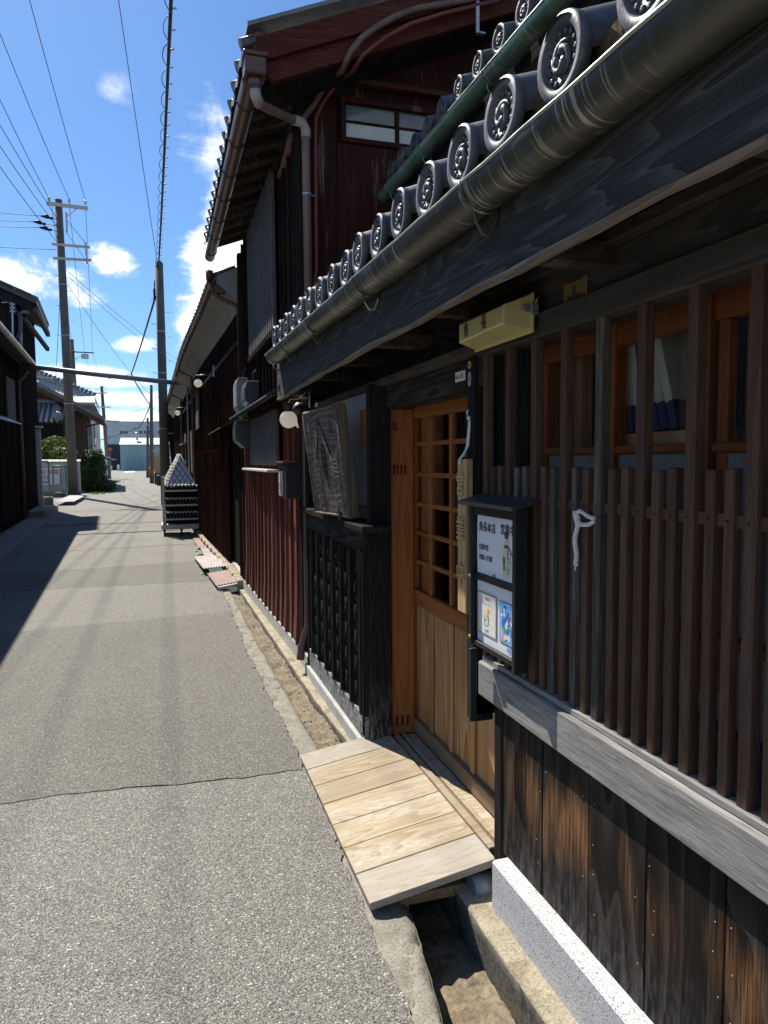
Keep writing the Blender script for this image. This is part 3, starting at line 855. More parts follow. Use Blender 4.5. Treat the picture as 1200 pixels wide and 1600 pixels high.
# lower roof: deck, tiles
SL = math.atan(.36)
def rz(y):
    return 2.312 + .0205 * (y - 1.1)
m = MB(); m.poly([(.80, -1, rz(-1) - .045), (.80, 5.22, rz(5.22) - .045), (2.05, 5.22, rz(5.22) + .405), (2.05, -1, rz(-1) + .405)]); obj('roof_deck', m, 'soil', shop)
def eave_tile_mb(r=.069, L=.30):
    """barrel tile lying along +x with a disc towards -x"""
    mb = MB()
    n = 14
    def fn(u, v):
        t = -0.35 + v * (math.pi + .7)
        rr = r * (1.0 - .03 * u)
        return (.018 + u * L, rr * math.cos(t), rr * math.sin(t))
    mb.grid(fn, 3, n)
    def fn2(u, v):
        t = -0.35 + v * (math.pi + .7)
        return (.018 + L, (r * .97 - u * .014) * math.cos(t), (r * .97 - u * .014) * math.sin(t))
    mb.grid(fn2, 1, n)
    return mb
def disc_mb(r=.079):
    mb = MB()
    mb.lathe([(r * .93, .024), (r, .020), (r, .004), (r * .975, 0), (r * .74, 0), (r * .70, .003), (r * .68, .010), (r * .1, .010)], 30, (0, 0, 0), 'X')
    for i in range(15):
        t = 2 * math.pi * i / 15
        mb.lathe([(.0062, .010), (.0056, .0065), (.0028, .0045)], 7, (0, r * .565 * math.cos(t), r * .565 * math.sin(t)), 'X')
    for q in range(3):                   # three comma shapes
        pts, rs = [], []
        for i in range(9):
            a = 2 * math.pi * q / 3 + i * .33
            rad = r * (.17 + .030 * i)
            pts.append((.007, rad * math.cos(a), rad * math.sin(a))); rs.append(.0098 * (1 - i / 10.5) + .001)
        mb.tube(pts, rs, 7)
        a = 2 * math.pi * q / 3
        mb.sphere((.008, r * .17 * math.cos(a), r * .17 * math.sin(a)), .0115, 8)
    return mb
def tilt(mb, ang=SL):
    m3 = Matrix.Rotation(-ang, 3, 'Y')
    mb.v = [tuple(m3 @ Vector(p)) for p in mb.v]; return mb
def tile_row(x, y0, y1, step, zf, parent, r=.069, rd=.079, pan_drop=.03):
    et = pt = bt = None; y = y0; i = 0
    while y < y1:
        p = (x + rg.uniform(-.006, .006), y + rg.uniform(-.008, .008), zf(y) + rg.uniform(-.003, .003))
        if et is None:
            mb = tilt(eave_tile_mb(r)).move(p); et = obj('eave_tile', mb, 'tile', parent)
            dd = disc_mb(rd).move(p); dd_o = obj('tile_disc', dd, 'tile', et); p0 = Vector(p)
            mb = MB()
            mb.grid(lambda u, v: (.03 + u * .32, -step / 2 + v * step, -.012 - .032 * math.sin(math.pi * v)), 2, 8)
            mb.grid(lambda u, v: (.028, -step / 2 + v * step, -.012 - .032 * math.sin(math.pi * v) - .028 * u), 1, 8)
            mb = tilt(mb).move((p[0], p[1] + step / 2, p[2] - pan_drop + .02)); pt = obj('pan_tile', mb, 'tile', parent)
            mb = MB(); mb.grid(lambda u, v: (.25 + u * 1.0, (r * .96) * math.cos(v * math.pi), (r * .96) * math.sin(v * math.pi) - .012), 2, 8)
            mb = tilt(mb).move(p); bt = obj('barrel_tile', mb, 'tile', parent)
        else:
            d_ = Vector(p) - p0
            c = inst(et, parent, d_); q = inst(dd_o, c, (0, 0, 0)); inst(pt, parent, d_); inst(bt, parent, d_)
            pr = p0 - BASE[parent.name]
            E3 = Euler((R(rg.uniform(-3, 3)), R(rg.uniform(-2.2, 2.2)), R(rg.uniform(-3, 3))))
            c.rotation_euler = E3; c.location = Vector(c.location) + pr - E3.to_matrix() @ pr
            E4 = Euler((R(rg.uniform(-16, 16)), 0, 0))
            q.rotation_euler = E4; q.location = pr - E4.to_matrix() @ pr
        y += step; i += 1
tile_row(.748, -.72, 5.15, .247, rz, shop)
m = MB()
m.grid(lambda u, v: (.80 + .0 * v + rd.uniform(-.012, .012), -1 + u * 6.2, rz(-1 + u * 6.2) - .04 + v * .055 + rd.uniform(-.006, .006)), 150, 3)
obj('roof_clay', m, 'soil', shop)

# gutters
def gutter(name, xl, r, lipz, y0, y1, mk, parent, hooks, liphang=True):
    """half round gutter: xl = outer lip, lipz(y) its height"""
    N = 70
    m = MB()
    def fn(u, v):
        y = y0 + (y1 - y0) * u; t = math.pi + v * math.pi
        wob = .0018 * math.sin(y * 11) + .001 * math.sin(y * 29)
        return (xl + r + (r + wob) * math.cos(t), y, lipz(y) + (r * 1.04 + wob) * math.sin(t))
    m.grid(fn, N, 18)
    m.grid(lambda u, v: (xl + r + (r - .004) * math.cos(math.pi + v * math.pi), y0 + (y1 - y0) * u, lipz(y0 + (y1 - y0) * u) + (r - .004) * math.sin(math.pi + v * math.pi)), N, 10)
    b = len(m.v)
    m.poly([(xl + r + r * math.cos(math.pi + i / 14 * math.pi), y1, lipz(y1) + r * 1.04 * math.sin(math.pi + i / 14 * math.pi)) for i in range(15)])
    gt = obj(name, m, mk, parent)
    m = MB(); m.tube([(xl, y0 + (y1 - y0) * i / N, lipz(y0 + (y1 - y0) * i / N) + .0012 * math.sin(i * 1.7)) for i in range(N + 1)], .0042, 6)
    obj('gutter_lip', m, 'lip', gt)
    for y in hooks:
        m = MB()
        z = lipz(y)
        m.tube([(xl - .003 + r + (r + .004) * math.cos(math.pi + i / 12 * math.pi * .75), y, z + (r * 1.04 + .004) * math.sin(math.pi + i / 12 * math.pi * .75)) for i in range(13)], .0035, 6)
        m.tube([(xl + r * .55, y + .004, z - r * .95), (xl + r * .62, y + .004, z - r * 1.45), (xl + r * .9, y, z - r * 1.95), (xl + r * 1.25, y, z - r * 1.95), (xl + r * 1.5, y, z - r * 1.4), (xl + r * 1.62, y, z - r * .4)], .0048, 6)
        obj('gutter_hook', m, mk, gt)
    return gt
gutter('eave_gutter', .700, .060, lambda y: 2.192 + .0215 * (y - .9), -1, 5.04, 'copper', shop, [-.2, .72, 1.62, 2.62, 3.55, 4.35, 4.9])

# upper storey, set back
m = MB(); m.box(2.0, 2.06, -1, 5.05, 2.55, 3.72, .003); obj('upper_wall', m, 'blackwood_y', shop)
def rz2(y):
    return 3.555 + .018 * (y - 3)
m = MB(); m.poly([(1.66, -1, rz2(-1) - .06), (1.66, 5.12, rz2(5.12) - .06), (5.2, 5.12, rz2(5.12) + 1.2), (5.2, -1, rz2(-1) + 1.2)]); obj('upper_roof_deck', m, 'eaveboard', shop)
m = MB(); m.poly([(1.2, 5.10, 0), (5.2, 5.10, 0), (5.2, 5.10, 4.7), (2.0, 5.10, 3.62), (2.0, 5.10, 2.6), (1.2, 5.10, 2.45)]); obj('end_wall', m, 'blackwood', shop)
m = MB(); m.poly([(1.2, -1, 0), (5.2, -1, 0), (5.2, -1, 4.5), (2.0, -1, 3.5), (1.2, -1, 2.4)]); m.poly([(5.2, -1, 0), (5.2, 5.1, 0), (5.2, 5.1, 4.7), (5.2, -1, 4.5)]); obj('rear_wall', m, 'darkroom', shop)
ur = shop
tile_row(1.60, .55, 5.0, .247, rz2, ur, .058, .066)
gutter('eave_gutter', 1.53, .052, lambda y: 3.412 + .019 * (y - 3), -1, 5.06, 'copper2', ur, [.6, 1.5, 2.4, 3.3, 4.2, 4.85])
m = MB(); m.box(1.655, 1.69, -1, 5.1, 3.30, 3.50, .003); obj('eave_board', m, 'blackwood_y', ur)
m = MB(); m.poly([(1.66, -1, 3.38), (1.66, 5.1, 3.44), (2.02, 5.1, 3.56), (2.02, -1, 3.5)]); obj('soffit', m, 'blackwood_y', ur)

# window behind the lattice
wd = grp('window', shop)
def wb(name, y0, y1, z0, z1, mk='windowred', x0=1.215, x1=1.25, parent=None):
    m = MB(); m.box(x0, x1, y0, y1, z0, z1, .003); return obj(name, m, mk, parent or wd)
wb('top_rail', -1, 2.147, 1.862, 1.935, 'windowred_y'); wb('middle_rail', -1, 2.14, 1.563, 1.585, 'windowred_y', 1.213)
for y0, y1, x0 in ((2.118, 2.147, 1.215), (1.737, 1.772, 1.208), (1.365, 1.403, 1.200), (1.33, 1.362, 1.222), (.98, 1.01, 1.21), (.6, .63, 1.21), (.2, .23, 1.21)):
    wb('stile', y0, y1, 1.0 if y1 < 1.8 else .9, 1.93 if x0 < 1.215 else 1.862, 'windowred', x0)
m = MB()
for a, b in ((1.773, 2.117), (1.404, 1.736), (1.011, 1.33), (.631, .98), (.231, .6)):
    m.poly([(1.235, a, 1.585), (1.235, b, 1.585), (1.235, b, 1.862), (1.235, a, 1.862)])
    obj('pane', m, 'glass', wd); m = MB()
m = MB(); m.box(1.228, 1.245, -1, 2.14, .84, 1.562, .002); obj('frosted_panel', m, 'panelgrey', wd)
wb('lower_rail', -1, 2.14, 1.12, 1.145, 'windowred_y', 1.20); wb('lower_rail', -1, 2.14, .84, .93, 'lattice', 1.19)
m = MB(); m.poly([(1.3, -1, 0.02), (5, -1, .02), (5, 5, .02), (1.3, 5, .02)]); obj('room_floor', m, 'roomfloor', shop)
m = MB(); m.box(2.6, 2.65, -1, 2.62, 0, 2.4, 0); m.box(1.3, 2.6, 2.42, 2.46, 0, 2.4, 0); m.box(1.26, 2.6, -1, 2.4, 2.12, 2.16, 0); obj('room_partition', m, 'darkroom', shop)
m = MB(); m.box(1.36, 1.41, 2.145, 2.32, .8, 2.1, .003); obj('inner_post', m, 'interior', shop)
m = MB(); m.box(1.50, 1.55, 2.02, 2.11, .8, 2.1, .003); obj('inner_post', m, 'interior', shop)
m = MB(); m.box(1.30, 1.335, 1.315, 1.36, .8, 2.1, .003); obj('inner_post', m, 'interior', shop)
m = MB(); m.box(1.32, 1.36, 1.23, 1.30, .8, 2.1, .003); obj('inner_post', m, 'windowred', shop)
m = MB(); m.box(1.42, 1.43, 1.95, 2.02, 1.68, 2.1, .002); obj('curtain', m, 'curtain', shop)
sf = thing('book_shelf', 'dark shelf inside the window carrying the leaning binders', 'shelf', (1.45, 1.5, 1.6))
m = MB(); m.box(1.262, 1.60, 1.40, 1.86, 1.585, 1.62, .002); obj('board', m, 'interior', sf)
m = MB(); m.box(1.30, 1.60, 1.42, 1.86, .85, 1.585, .002); obj('cabinet', m, 'darkroom', sf)
yb = 1.845
for i in range(9):
    w = rg.uniform(.022, .03); lean = 0 if i < 3 else .09 + .045 * (i - 3)
    hgt = rg.uniform(.245, .28)
    m = MB()
    m3 = Matrix.Rotation(-lean, 3, 'X')
    m.box(-.02, .18, -w, 0, .075, hgt, .002, 0, m3, (1.285, yb, 1.622)); 
    m.box(-.0205, .1805, -w, 0, 0, .0748, .002, 1, m3, (1.285, yb, 1.622))
    bk = obj('binder', m, ['binder' if i != 5 else 'binderblue', 'binderblue'], None, (1.4, yb, 1.622))
    tag(bk, ['cream binder with blue foot, upright, leftmost on the window shelf', 'upright cream binder second from the left on the window shelf', 'upright cream binder third from the left, last of the upright ones', 'first leaning cream binder beside the upright ones', 'second leaning cream binder on the window shelf', 'dark blue leaning binder among the cream ones', 'cream leaning binder just right of the dark blue one', 'steeply leaning cream binder, last but one on the right', 'most steeply leaning cream binder, rightmost on the shelf'][i], 'binder', 'binders on the window shelf')
    yb -= w + (.004 if i < 3 else .010)

# door
dr = grp('sliding_door', shop)
DY0, DY1 = 2.505, 3.588
def db(name, y0, y1, z0, z1, mk, x0=1.25, x1=1.282, par=None, c=.003):
    m = MB(); m.box(x0, x1, y0, y1, z0, z1, c); return obj(name, m, mk, par or dr)
db('stile', 3.535, DY1, .178, 1.762, 'door', 1.249); db('stile', DY0, 2.56, .178, 1.762, 'door', 1.249)
db('top_rail', DY0, DY1, 1.763, 1.845, 'door_y'); db('middle_rail', DY0 + .055, 3.534, .792, .872, 'door_y'); db('bottom_rail', DY0, DY1, .102, .177, 'doorrail', 1.243)
cols_ = [3.535, 3.31, 3.045, 2.80, 2.56]
for y in cols_[1:4]:
    db('muntin', y - .016, y + .016, .873, 1.762, 'door', 1.256, 1.274)
rows_ = [.872, 1.022, 1.172, 1.322, 1.476, 1.632, 1.763]
for z in rows_[1:6]:
    for a, b in zip(cols_, cols_[1:]):
        a2 = a - (.016 if a < 3.5 else 0); b2 = b + (.016 if b > 2.6 else 0)
        db('muntin', b2 + .0005, a2 - .0005, z - .011, z + .011, 'door_y', 1.2575, 1.273)
pane0 = None
for a, b in zip(cols_, cols_[1:]):
    for z0, z1 in zip(rows_, rows_[1:]):
        m = MB(); m.poly([(1.269, b, z0), (1.269, a, z0), (1.269, a, z1), (1.269, b, z1)]); obj('pane', m, 'glass', dr)
pb = [3.534, 3.30, 3.045, 2.80, 2.56]
for a, b in zip(pb, pb[1:]):
    db('panel', b + .001, a - .001, .178, .791, 'doorpanel', 1.268, 1.28)
for y in pb[1:4]:
    db('panel_batten', y - .022, y + .022, .178, .791, 'doorpanel', 1.256, 1.267)
m = MB(); m.box(1.292, 1.304, 3.345, 3.60, .12, 1.8, .002); obj('pocket_board', m, 'door', shop)
m = MB(); m.box(1.165, 1.19, 2.15, 2.455, .84, 1.912, .002); obj('side_panel', m, 'blackwood', shop)
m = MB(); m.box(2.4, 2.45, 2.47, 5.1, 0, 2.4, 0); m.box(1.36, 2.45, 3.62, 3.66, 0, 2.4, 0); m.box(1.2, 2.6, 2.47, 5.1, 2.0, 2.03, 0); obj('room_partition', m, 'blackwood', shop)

jb = MB(); jb.box(1.118, 1.247, 3.522, 3.552, .10, 1.812, .003); jam = obj('door_jamb', jb, 'door', shop)
m = MB()
for x0 in (1.135, 1.150):
    m.box(x0, x0 + .008, 3.5195, 3.523, 1.70, 1.745, .001)
for x0 in (1.137, 1.156, 1.175, 1.196):
    m.box(x0, x0 + .010, 3.5195, 3.523, 1.475, 1.525, .001)
for x0 in (1.14, 1.17, 1.20):
    m.box(x0, x0 + .014, 3.5195, 3.523, .145, .20, .001)
obj('mortise_mark', m, 'redbeam', jam)
m = MB(); m.box(1.0, 1.1175, 3.50, 3.551, .05, 1.93, .006); obj('door_post', m, 'postblack', shop)
m = MB(); m.box(1.078, 1.16, 2.392, 2.452, .575, 1.94, .004); obj('hanging_post', m, 'postblack', shop)
m = MB(); m.box(1.085, 1.17, 2.392, 2.41, .60, .80, .003); obj('sill_bracket', m, 'postblack', shop)
# threshold
for x0, x1, z, mk in ((1.112, 1.124, .092, 'conduit'), (1.1255, 1.158, .104, 'ramp'), (1.1595, 1.172, .096, 'doorrail'), (1.1735, 1.195, .104, 'ramp'), (1.1965, 1.247, .097, 'ramp')):
    m = MB(); m.box(x0, x1, 2.35, 3.52, .02, z, .003); obj('threshold_strip', m, mk, shop)

# clapboard wall left of the door
zt, zb_ = 1.075, .205
nb = 6
for i in range(nb):
    z1 = zt - (zt - zb_) * i / nb; z0 = zt - (zt - zb_) * (i + 1) / nb
    m = MB()
    m.prism([(1.008, z1 + .02), (1.024, z1 + .02), (1.020, z0), (.995, z0), (.9935, z0 + .003)], 3.552, 5.06, 'Y')
    obj('clapboard', m, 'charred' if False else 'blackwood_y', shop)
bt0 = None
for p in (3.60, 3.81, 4.025, 4.24, 4.46, 4.68, 4.89):
    y = p
    m = MB()
    pts = []
    for i in range(nb):
        z1 = zt - (zt - zb_) * i / nb; z0 = zt - (zt - zb_) * (i + 1) / nb
        pts += [(.9665 + rg.uniform(-.0005, .0005), z1), (.9655, z0)]
    m.prism(pts + [(.99, zb_), (.99, zt)], y - .016, y + .016, 'Y')
    if bt0 is None:
        bt0 = obj('batten', m, 'blackwood', shop); yb0 = y
    else:
        inst(bt0, shop, (0, y - yb0, 0))
m = MB(); m.box(.975, 1.03, 5.02, 5.085, .03, 1.93, .004); obj('corner_board', m, 'blackwood', shop)
m = MB(); m.box(.972, 1.02, 3.5525, 3.578, .10, 1.10, .003); obj('corner_board', m, 'blackwood', shop)
m = MB(); m.box(.976, 1.03, 3.552, 5.02, .075, .2045, .004); obj('base_board', m, 'stainwhite', shop)
m = MB(); m.box(.955, 1.05, 3.56, 5.10, -.03, .075, .006); obj('base_strip', m, 'mortar', shop)
m = MB(); m.box(.972, 1.03, 3.552, 5.02, 1.076, 1.184, .004); obj('wall_rail', m, 'blackwood_y', shop)
m = MB(); m.box(.938, 1.09, 3.42, 5.06, 1.185, 1.222, .005); obj('ledge', m, 'blackwood_y', shop)
m = MB(); m.box(1.075, 1.10, 3.552, 5.05, 1.222, 1.92, .002); obj('recess_panel', m, 'zinc', shop)
m = MB(); m.box(1.066, 1.076, 3.552, 5.05, 1.285, 1.297, .001); obj('recess_seam', m, 'darkmetal', shop)
m = MB(); m.box(1.03, 1.074, 3.572, 3.765, 1.615, 1.82, .004); single('wooden_tag', m, 'tagwood', 'small orange figured wood plate on the grey wall between signboard and door post', 'wood plate', (1.05, 3.76, 1.7))
for y in (3.86, 4.28):
    m = MB(); m.box(.925, .975, y - .045, y + .045, 1.2222, 1.252, .003); m.box(.925, .942, y - .045, y + .045, 1.2525, 1.275, .003); obj('sign_rest', m, 'blackwood', shop)

# ramp
rp = thing('wooden_ramp', 'pale wooden boarding ramp laid over the drain in front of the door', 'ramp', (.87, 2.9, 0))
ang = math.atan2(.075, .47)
for i in range(7):
    y0 = 2.268 + i * .187
    m = MB(); m3 = Matrix.Rotation(-ang, 3, 'Y')
    L = .482 if i < 6 else .477
    m.box(0, L, 0, .1835, -.028, 0, .002, 0, m3, (.636, y0, .034 + rg.uniform(-.001, .001)))
    obj('plank', m, 'ramp_end' if i in (0, 6) else 'ramp', rp)
for y in (2.31, 3.50):
    m = MB(); m.box(.70, 1.05, y, y + .045, -.03, .008, .003, 0, None, None); m.box(.735, .775, y, y + .04, -.26, -.0305, .003); m.box(.715, .79, y - .006, y - .0005, -.055, .0, .002)
    obj('bearer', m, 'doorrail', rp)
# ================================================================ things fixed to the shop front
lb = thing('lamp_box', 'cream plastic lamp box lettered in black, mounted at the top corner of the lattice', 'lamp sign', (1.07, 2.13, 1.95))
m = MB()
F = [(2.295, 1.944), (1.957, 1.950), (1.957, 2.010), (2.295, 2.010)]
Bk = [(2.345, 1.934), (1.957 - .012, 1.938), (1.957 - .012, 2.036), (2.345, 2.034)]
b = len(m.v)
rings = [(0.984, F, .010), (.980, F, 0), (1.062, Bk, 0.0)]
def inset(q, d):
    return [(q[0][0] - d, q[0][1] + d), (q[1][0] + d, q[1][1] + d), (q[2][0] + d, q[2][1] - d), (q[3][0] - d, q[3][1] - d)]
loops = [(.978, inset(F, .006)), (.982, inset(F, .001)), (.988, F), (1.060, Bk)]
for x, q in loops:
    m.v += [(x, a, c) for a, c in q]
for i in range(3):
    for j in range(4):
        m.face((i * 4 + j, i * 4 + (j + 1) % 4, i * 4 + 4 + (j + 1) % 4, i * 4 + 4 + j))
m.face((0, 1, 2, 3))
obj('cover', m, 'cream', lb)
m = MB(); m.box(1.060, 1.072, 1.938, 2.352, 1.926, 2.044, .004); obj('rim', m, 'creamdark', lb)
m = MB(); m.box(1.072, 1.088, 1.96, 2.33, 1.94, 2.03, .002); obj('back_plate', m, 'darkmetal', lb)
m = MB(); m.box(1.028, 1.066, 1.933, 1.943, 1.985, 2.005, .002); m.box(1.056, 1.08, 1.930, 1.940, 1.978, 2.012, .002); m.tube([(1.07, 1.934, 2.01), (1.074, 1.928, 2.024), (1.085, 1.934, 2.03)], .003, 6)
obj('clip', m, 'metal', lb)
for ch, yy, zz in (('角', 2.250, 1.9595), ('長', 2.112, 1.9625)):
    obj('lettering', wall_text(ch, .9762, yy, zz, .050, su=.80), 'ink', lb)

pq = thing('wall_plaque', 'small gold plaque with a black emblem on the dark beam above the lattice', 'plaque', (1.11, 1.78, 2.0))
m = MB(); m.box(1.106, 1.1115, 1.722, 1.838, 1.962, 2.046, .0015); obj('plate', m, 'goldplate', pq)
m = MB()
for i in range(3):                       # three stacked curved strokes
    z = 2.0135 + i * .0075
    m.grid(lambda u, v: (1.1055, 1.791 - u * .020, z - .0035 * math.sin(math.pi * u) + (v - .5) * .0048 * (1.1 - abs(u - .5))), 8, 1)
for i in range(6):
    m.add(wall_text('国登録有形文'[i], 1.1055, 1.818 - i * .0128, 1.996, .0125))
for z, a, b_ in ((1.988, 1.812, 1.748), (1.981, 1.82, 1.742), (1.974, 1.812, 1.75), (2.039, 1.815, 1.745)):
    y = a
    while y > b_:
        w = rg.uniform(.003, .007); m.poly([(1.1055, y, z), (1.1055, y - w, z), (1.1055, y - w, z + .0032), (1.1055, y, z + .0032)]); y -= w + .002
obj('engraving', m, 'ink', pq)

npl = thing('name_plate', 'tiny cream number plate on the dark lintel above the sliding door', 'plate', (1.095, 2.55, 1.865))
m = MB(); m.box(1.0935, 1.0975, 2.508, 2.6, 1.848, 1.885, .001); obj('plate', m, 'papercream', npl)
obj('lettering', wall_text('HA.105', 1.0932, 2.596, 1.857, .026, su=.95), 'ink', npl)

for z, mk, hh, lab in ((1.967, 'stickgreen', .013, 'round teal sticker partly behind the lamp box, on the black post'), (1.934, 'stickpurple', .015, 'round violet sticker on the black post under the teal one'), (1.893, 'stickyellow', .014, 'round yellow sticker on the black post by the lintel'), (1.842, 'sticksilver', .027, 'oval silver sticker, lowest on the black post')):
    st = thing('sticker', lab, 'sticker', (1.0775, 2.427, z))
    m = MB(); m.lathe([(1, 0), (1, -.0012)], 20, (0, 0, 0), 'X'); m.v = [(1.0775 + x, 2.427 + y * .0135, z + zz * hh) for x, y, zz in m.v]; obj('film', m, mk, st)
    m = MB(); m.lathe([(1, -.0013), (1, -.0017)], 16, (0, 0, 0), 'X'); m.v = [(1.0775 + x, 2.427 + y * .0095, z + zz * hh * .35) for x, y, zz in m.v]; obj('emblem', m, 'stickyellow' if mk == 'stickpurple' else ('conduit' if mk == 'stickyellow' else 'metal'), st)

# hanging wooden 営業中 sign
ws = thing('open_sign', 'pale wooden plank sign with raised letters hanging by white cord beside the door', 'sign', (1.06, 2.42, 1.5))
m = MB(); m.box(1.044, 1.073, 2.384, 2.461, .985, 1.552, .003); obj('plank', m, 'palewood', ws)
m = MB()
for i, ch in enumerate('営業中'):
    obj('lettering', wall_text(ch, 1.0438, 2.4535, 1.428 - i * .165, .092, su=.70, depth=.009), 'palewood', ws)
m = MB()
m.tube([(1.040, 2.424, 1.53), (1.036, 2.421, 1.55), (1.05, 2.417, 1.57), (1.066, 2.412, 1.60), (1.070, 2.409, 1.66), (1.070, 2.408, 1.695)], .0042, 7)
m.tube([(1.058, 2.430, 1.56), (1.066, 2.424, 1.60), (1.070, 2.418, 1.66), (1.070, 2.411, 1.695)], .0038, 7)
m.sphere((1.067, 2.410, 1.70), .009, 8); m.tube([(1.066, 2.411, 1.70), (1.062, 2.416, 1.722), (1.064, 2.408, 1.728)], .0038, 6)
obj('cord', m, 'rope', ws)
m = MB(); m.tube([(1.078, 2.41, 1.705), (1.055, 2.41, 1.708)], .0025, 6); obj('nail', m, 'darkmetal', ws)

# notice box
nx = thing('notice_box', 'black roofed notice box with two white posters hung on the lattice', 'notice board', (1.05, 2.13, .9))
m = MB(); m.box(1.018, 1.062, 1.955, 1.974, .885, 1.40, .002); obj('side_board', m, 'black', nx)
m = MB(); m.box(1.018, 1.062, 2.281, 2.301, .905, 1.40, .002); obj('side_board', m, 'black', nx)
m = MB(); m.box(1.046, 1.060, 1.9745, 2.2805, .905, 1.385, .002); obj('back_board', m, 'black', nx)
m = MB(); m.box(1.030, 1.0455, 1.9745, 2.2805, 1.136, 1.158, .002); obj('cross_bar', m, 'black', nx)
m = MB(); m.box(1.026, 1.0455, 1.9745, 2.2805, .903, .922, .002); obj('bottom_bar', m, 'black', nx)
m = MB(); m.box(1.022, 1.045, 1.9745, 2.2805, 1.362, 1.388, .002); obj('top_bar', m, 'black', nx)
m = MB(); m3 = Matrix.Rotation(-.24, 3, 'Y'); m.box(0, .098, -.205, .205, 0, .014, .002, 0, m3, (.996, 2.138, 1.392)); obj('roof', m, 'blackroof', nx)
m = MB(); m.box(1.020, 1.045, 2.287, 2.302, .62, .884, .002); 
obj('tail_batten', m, 'black', nx)
def paper(name, y0, y1, z0, z1, x, curl):
    m = MB()
    m.grid(lambda u, v: (x - curl * .12 * (1 - math.sin(math.pi * v)) * max(0, u - .8) / .2 - .0007, y1 - (y1 - y0) * (1 - u) + (curl * .6 * math.sin(math.pi * v) if u > .95 else 0), z0 + (z1 - z0) * v), 12, 10)
    return obj(name, m, 'paper', nx)
up_ = paper('upper_poster', 1.976, 2.268, 1.160, 1.360, 1.040, .012)
XP = 1.0372
m = wall_text('角長本店', XP, 2.257, 1.308, .037, su=.88); m = wall_text('営業中', XP, 2.093, 1.312, .037, m, su=.88)
m = wall_text('営業時間', XP, 2.257, 1.243, .023, m, su=.80); m = wall_text('9:00~17:00', XP, 2.254, 1.208, .026, m, su=.85)
obj('lettering', m, 'ink', up_)
m = MB(); BY, BZ = 2.050, 1.172       # printed bottle: outline, half width against height
prof = [(.0, .018), (.004, .024), (.02, .028), (.05, .030), (.075, .0285), (.088, .023), (.096, .013), (.118, .0125)]
prof = [(z * 1.06, w * .92) for z, w in prof]
m.poly([(XP, BY + w, BZ + z) for z, w in prof] + [(XP, BY - w, BZ + z) for z, w in prof[::-1]]); ob_ = obj('bottle_print', m, 'bottle', up_)
m = MB(); m.poly([(XP - .0004, BY + .0135, BZ + .095), (XP - .0004, BY - .0135, BZ + .095), (XP - .0004, BY - .0135, BZ + .105), (XP - .0004, BY + .0135, BZ + .105)])
m.poly([(XP - .0004, BY + .0115, BZ + .125), (XP - .0004, BY - .0115, BZ + .125), (XP - .0004, BY - .0115, BZ + .146), (XP - .0004, BY + .0115, BZ + .146)])
m.tube([(XP - .0008, BY - .012, BZ + .10), (XP - .0008, BY - .03, BZ + .086), (XP - .0008, BY - .042, BZ + .075)], .0012, 5)
obj('bottle_cap_print', m, 'conduitred', up_)
m = MB()
for i, ch in enumerate('手づくり'):
    m = wall_text(ch, XP - .0005, BY - .002, BZ + .070 - i * .0185, .022, m, su=.85)
for i, ch in enumerate('醤油'):
    m = wall_text(ch, XP - .0005, BY + .024, BZ + .046 - i * .022, .023, m, su=.85)
obj('bottle_lettering', m, 'ink', up_)
m = MB(); m.sphere((1.036, 2.135, 1.166), .006, 10); obj('pin', m, 'greenink', nx)
m = MB(); m.sphere((1.018, 2.288, 1.145), .006, 10); obj('pin', m, 'skyink', nx)
m = MB(); m.sphere((1.018, 2.288, .93), .006, 10); obj('pin', m, 'stickyellow', nx)
lo_ = paper('lower_poster', 1.976, 2.270, .922, 1.137, 1.040, .002)
def rect(m, y0, y1, z0, z1, x, mi=0):
    m.poly([(x, y1, z0), (x, y0, z0), (x, y0, z1), (x, y1, z1)], mi)
m = MB(); rect(m, 2.118, 2.262, .952, 1.098, XP); obj('card_border', m, 'greyink', lo_)
m = MB(); rect(m, 2.124, 2.257, .957, 1.093, XP - .0004); obj('card_face', m, 'papercream', lo_)
m = wall_text('新商品', XP - .0008, 2.205, 1.073, .013, su=.9); obj('card_heading', m, 'redink', lo_)
m = wall_text('しょうゆアイスクリーム', XP - .0008, 2.248, 1.055, .0105, su=.95)
m.tube([(XP - .001, 2.212, 1.022), (XP - .001, 2.206, .988), (XP - .001, 2.182, .988), (XP - .001, 2.176, 1.022)], .0008, 4)
m.tube([(XP - .001, 2.204, 1.004), (XP - .001, 2.194, 1.012), (XP - .001, 2.184, 1.004)], .0006, 4)
m = wall_text('350円', XP - .0008, 2.205, .964, .012, m); obj('card_lettering', m, 'greyink', lo_)
m = MB(); m.poly([(XP - .0012, 2.197, 1.018), (XP - .0012, 2.188, 1.014), (XP - .0012, 2.170, 1.045), (XP - .0012, 2.182, 1.050)]); obj('card_picture', m, 'orangeink', lo_)
m = MB(); rect(m, 1.978, 2.096, .956, 1.092, XP); obj('print_border', m, 'navyink', lo_)
m = MB(); rect(m, 1.978, 2.094, .958, 1.090, XP - .0003); obj('print_ground', m, 'skyink', lo_)
rp_ = random.Random(21)
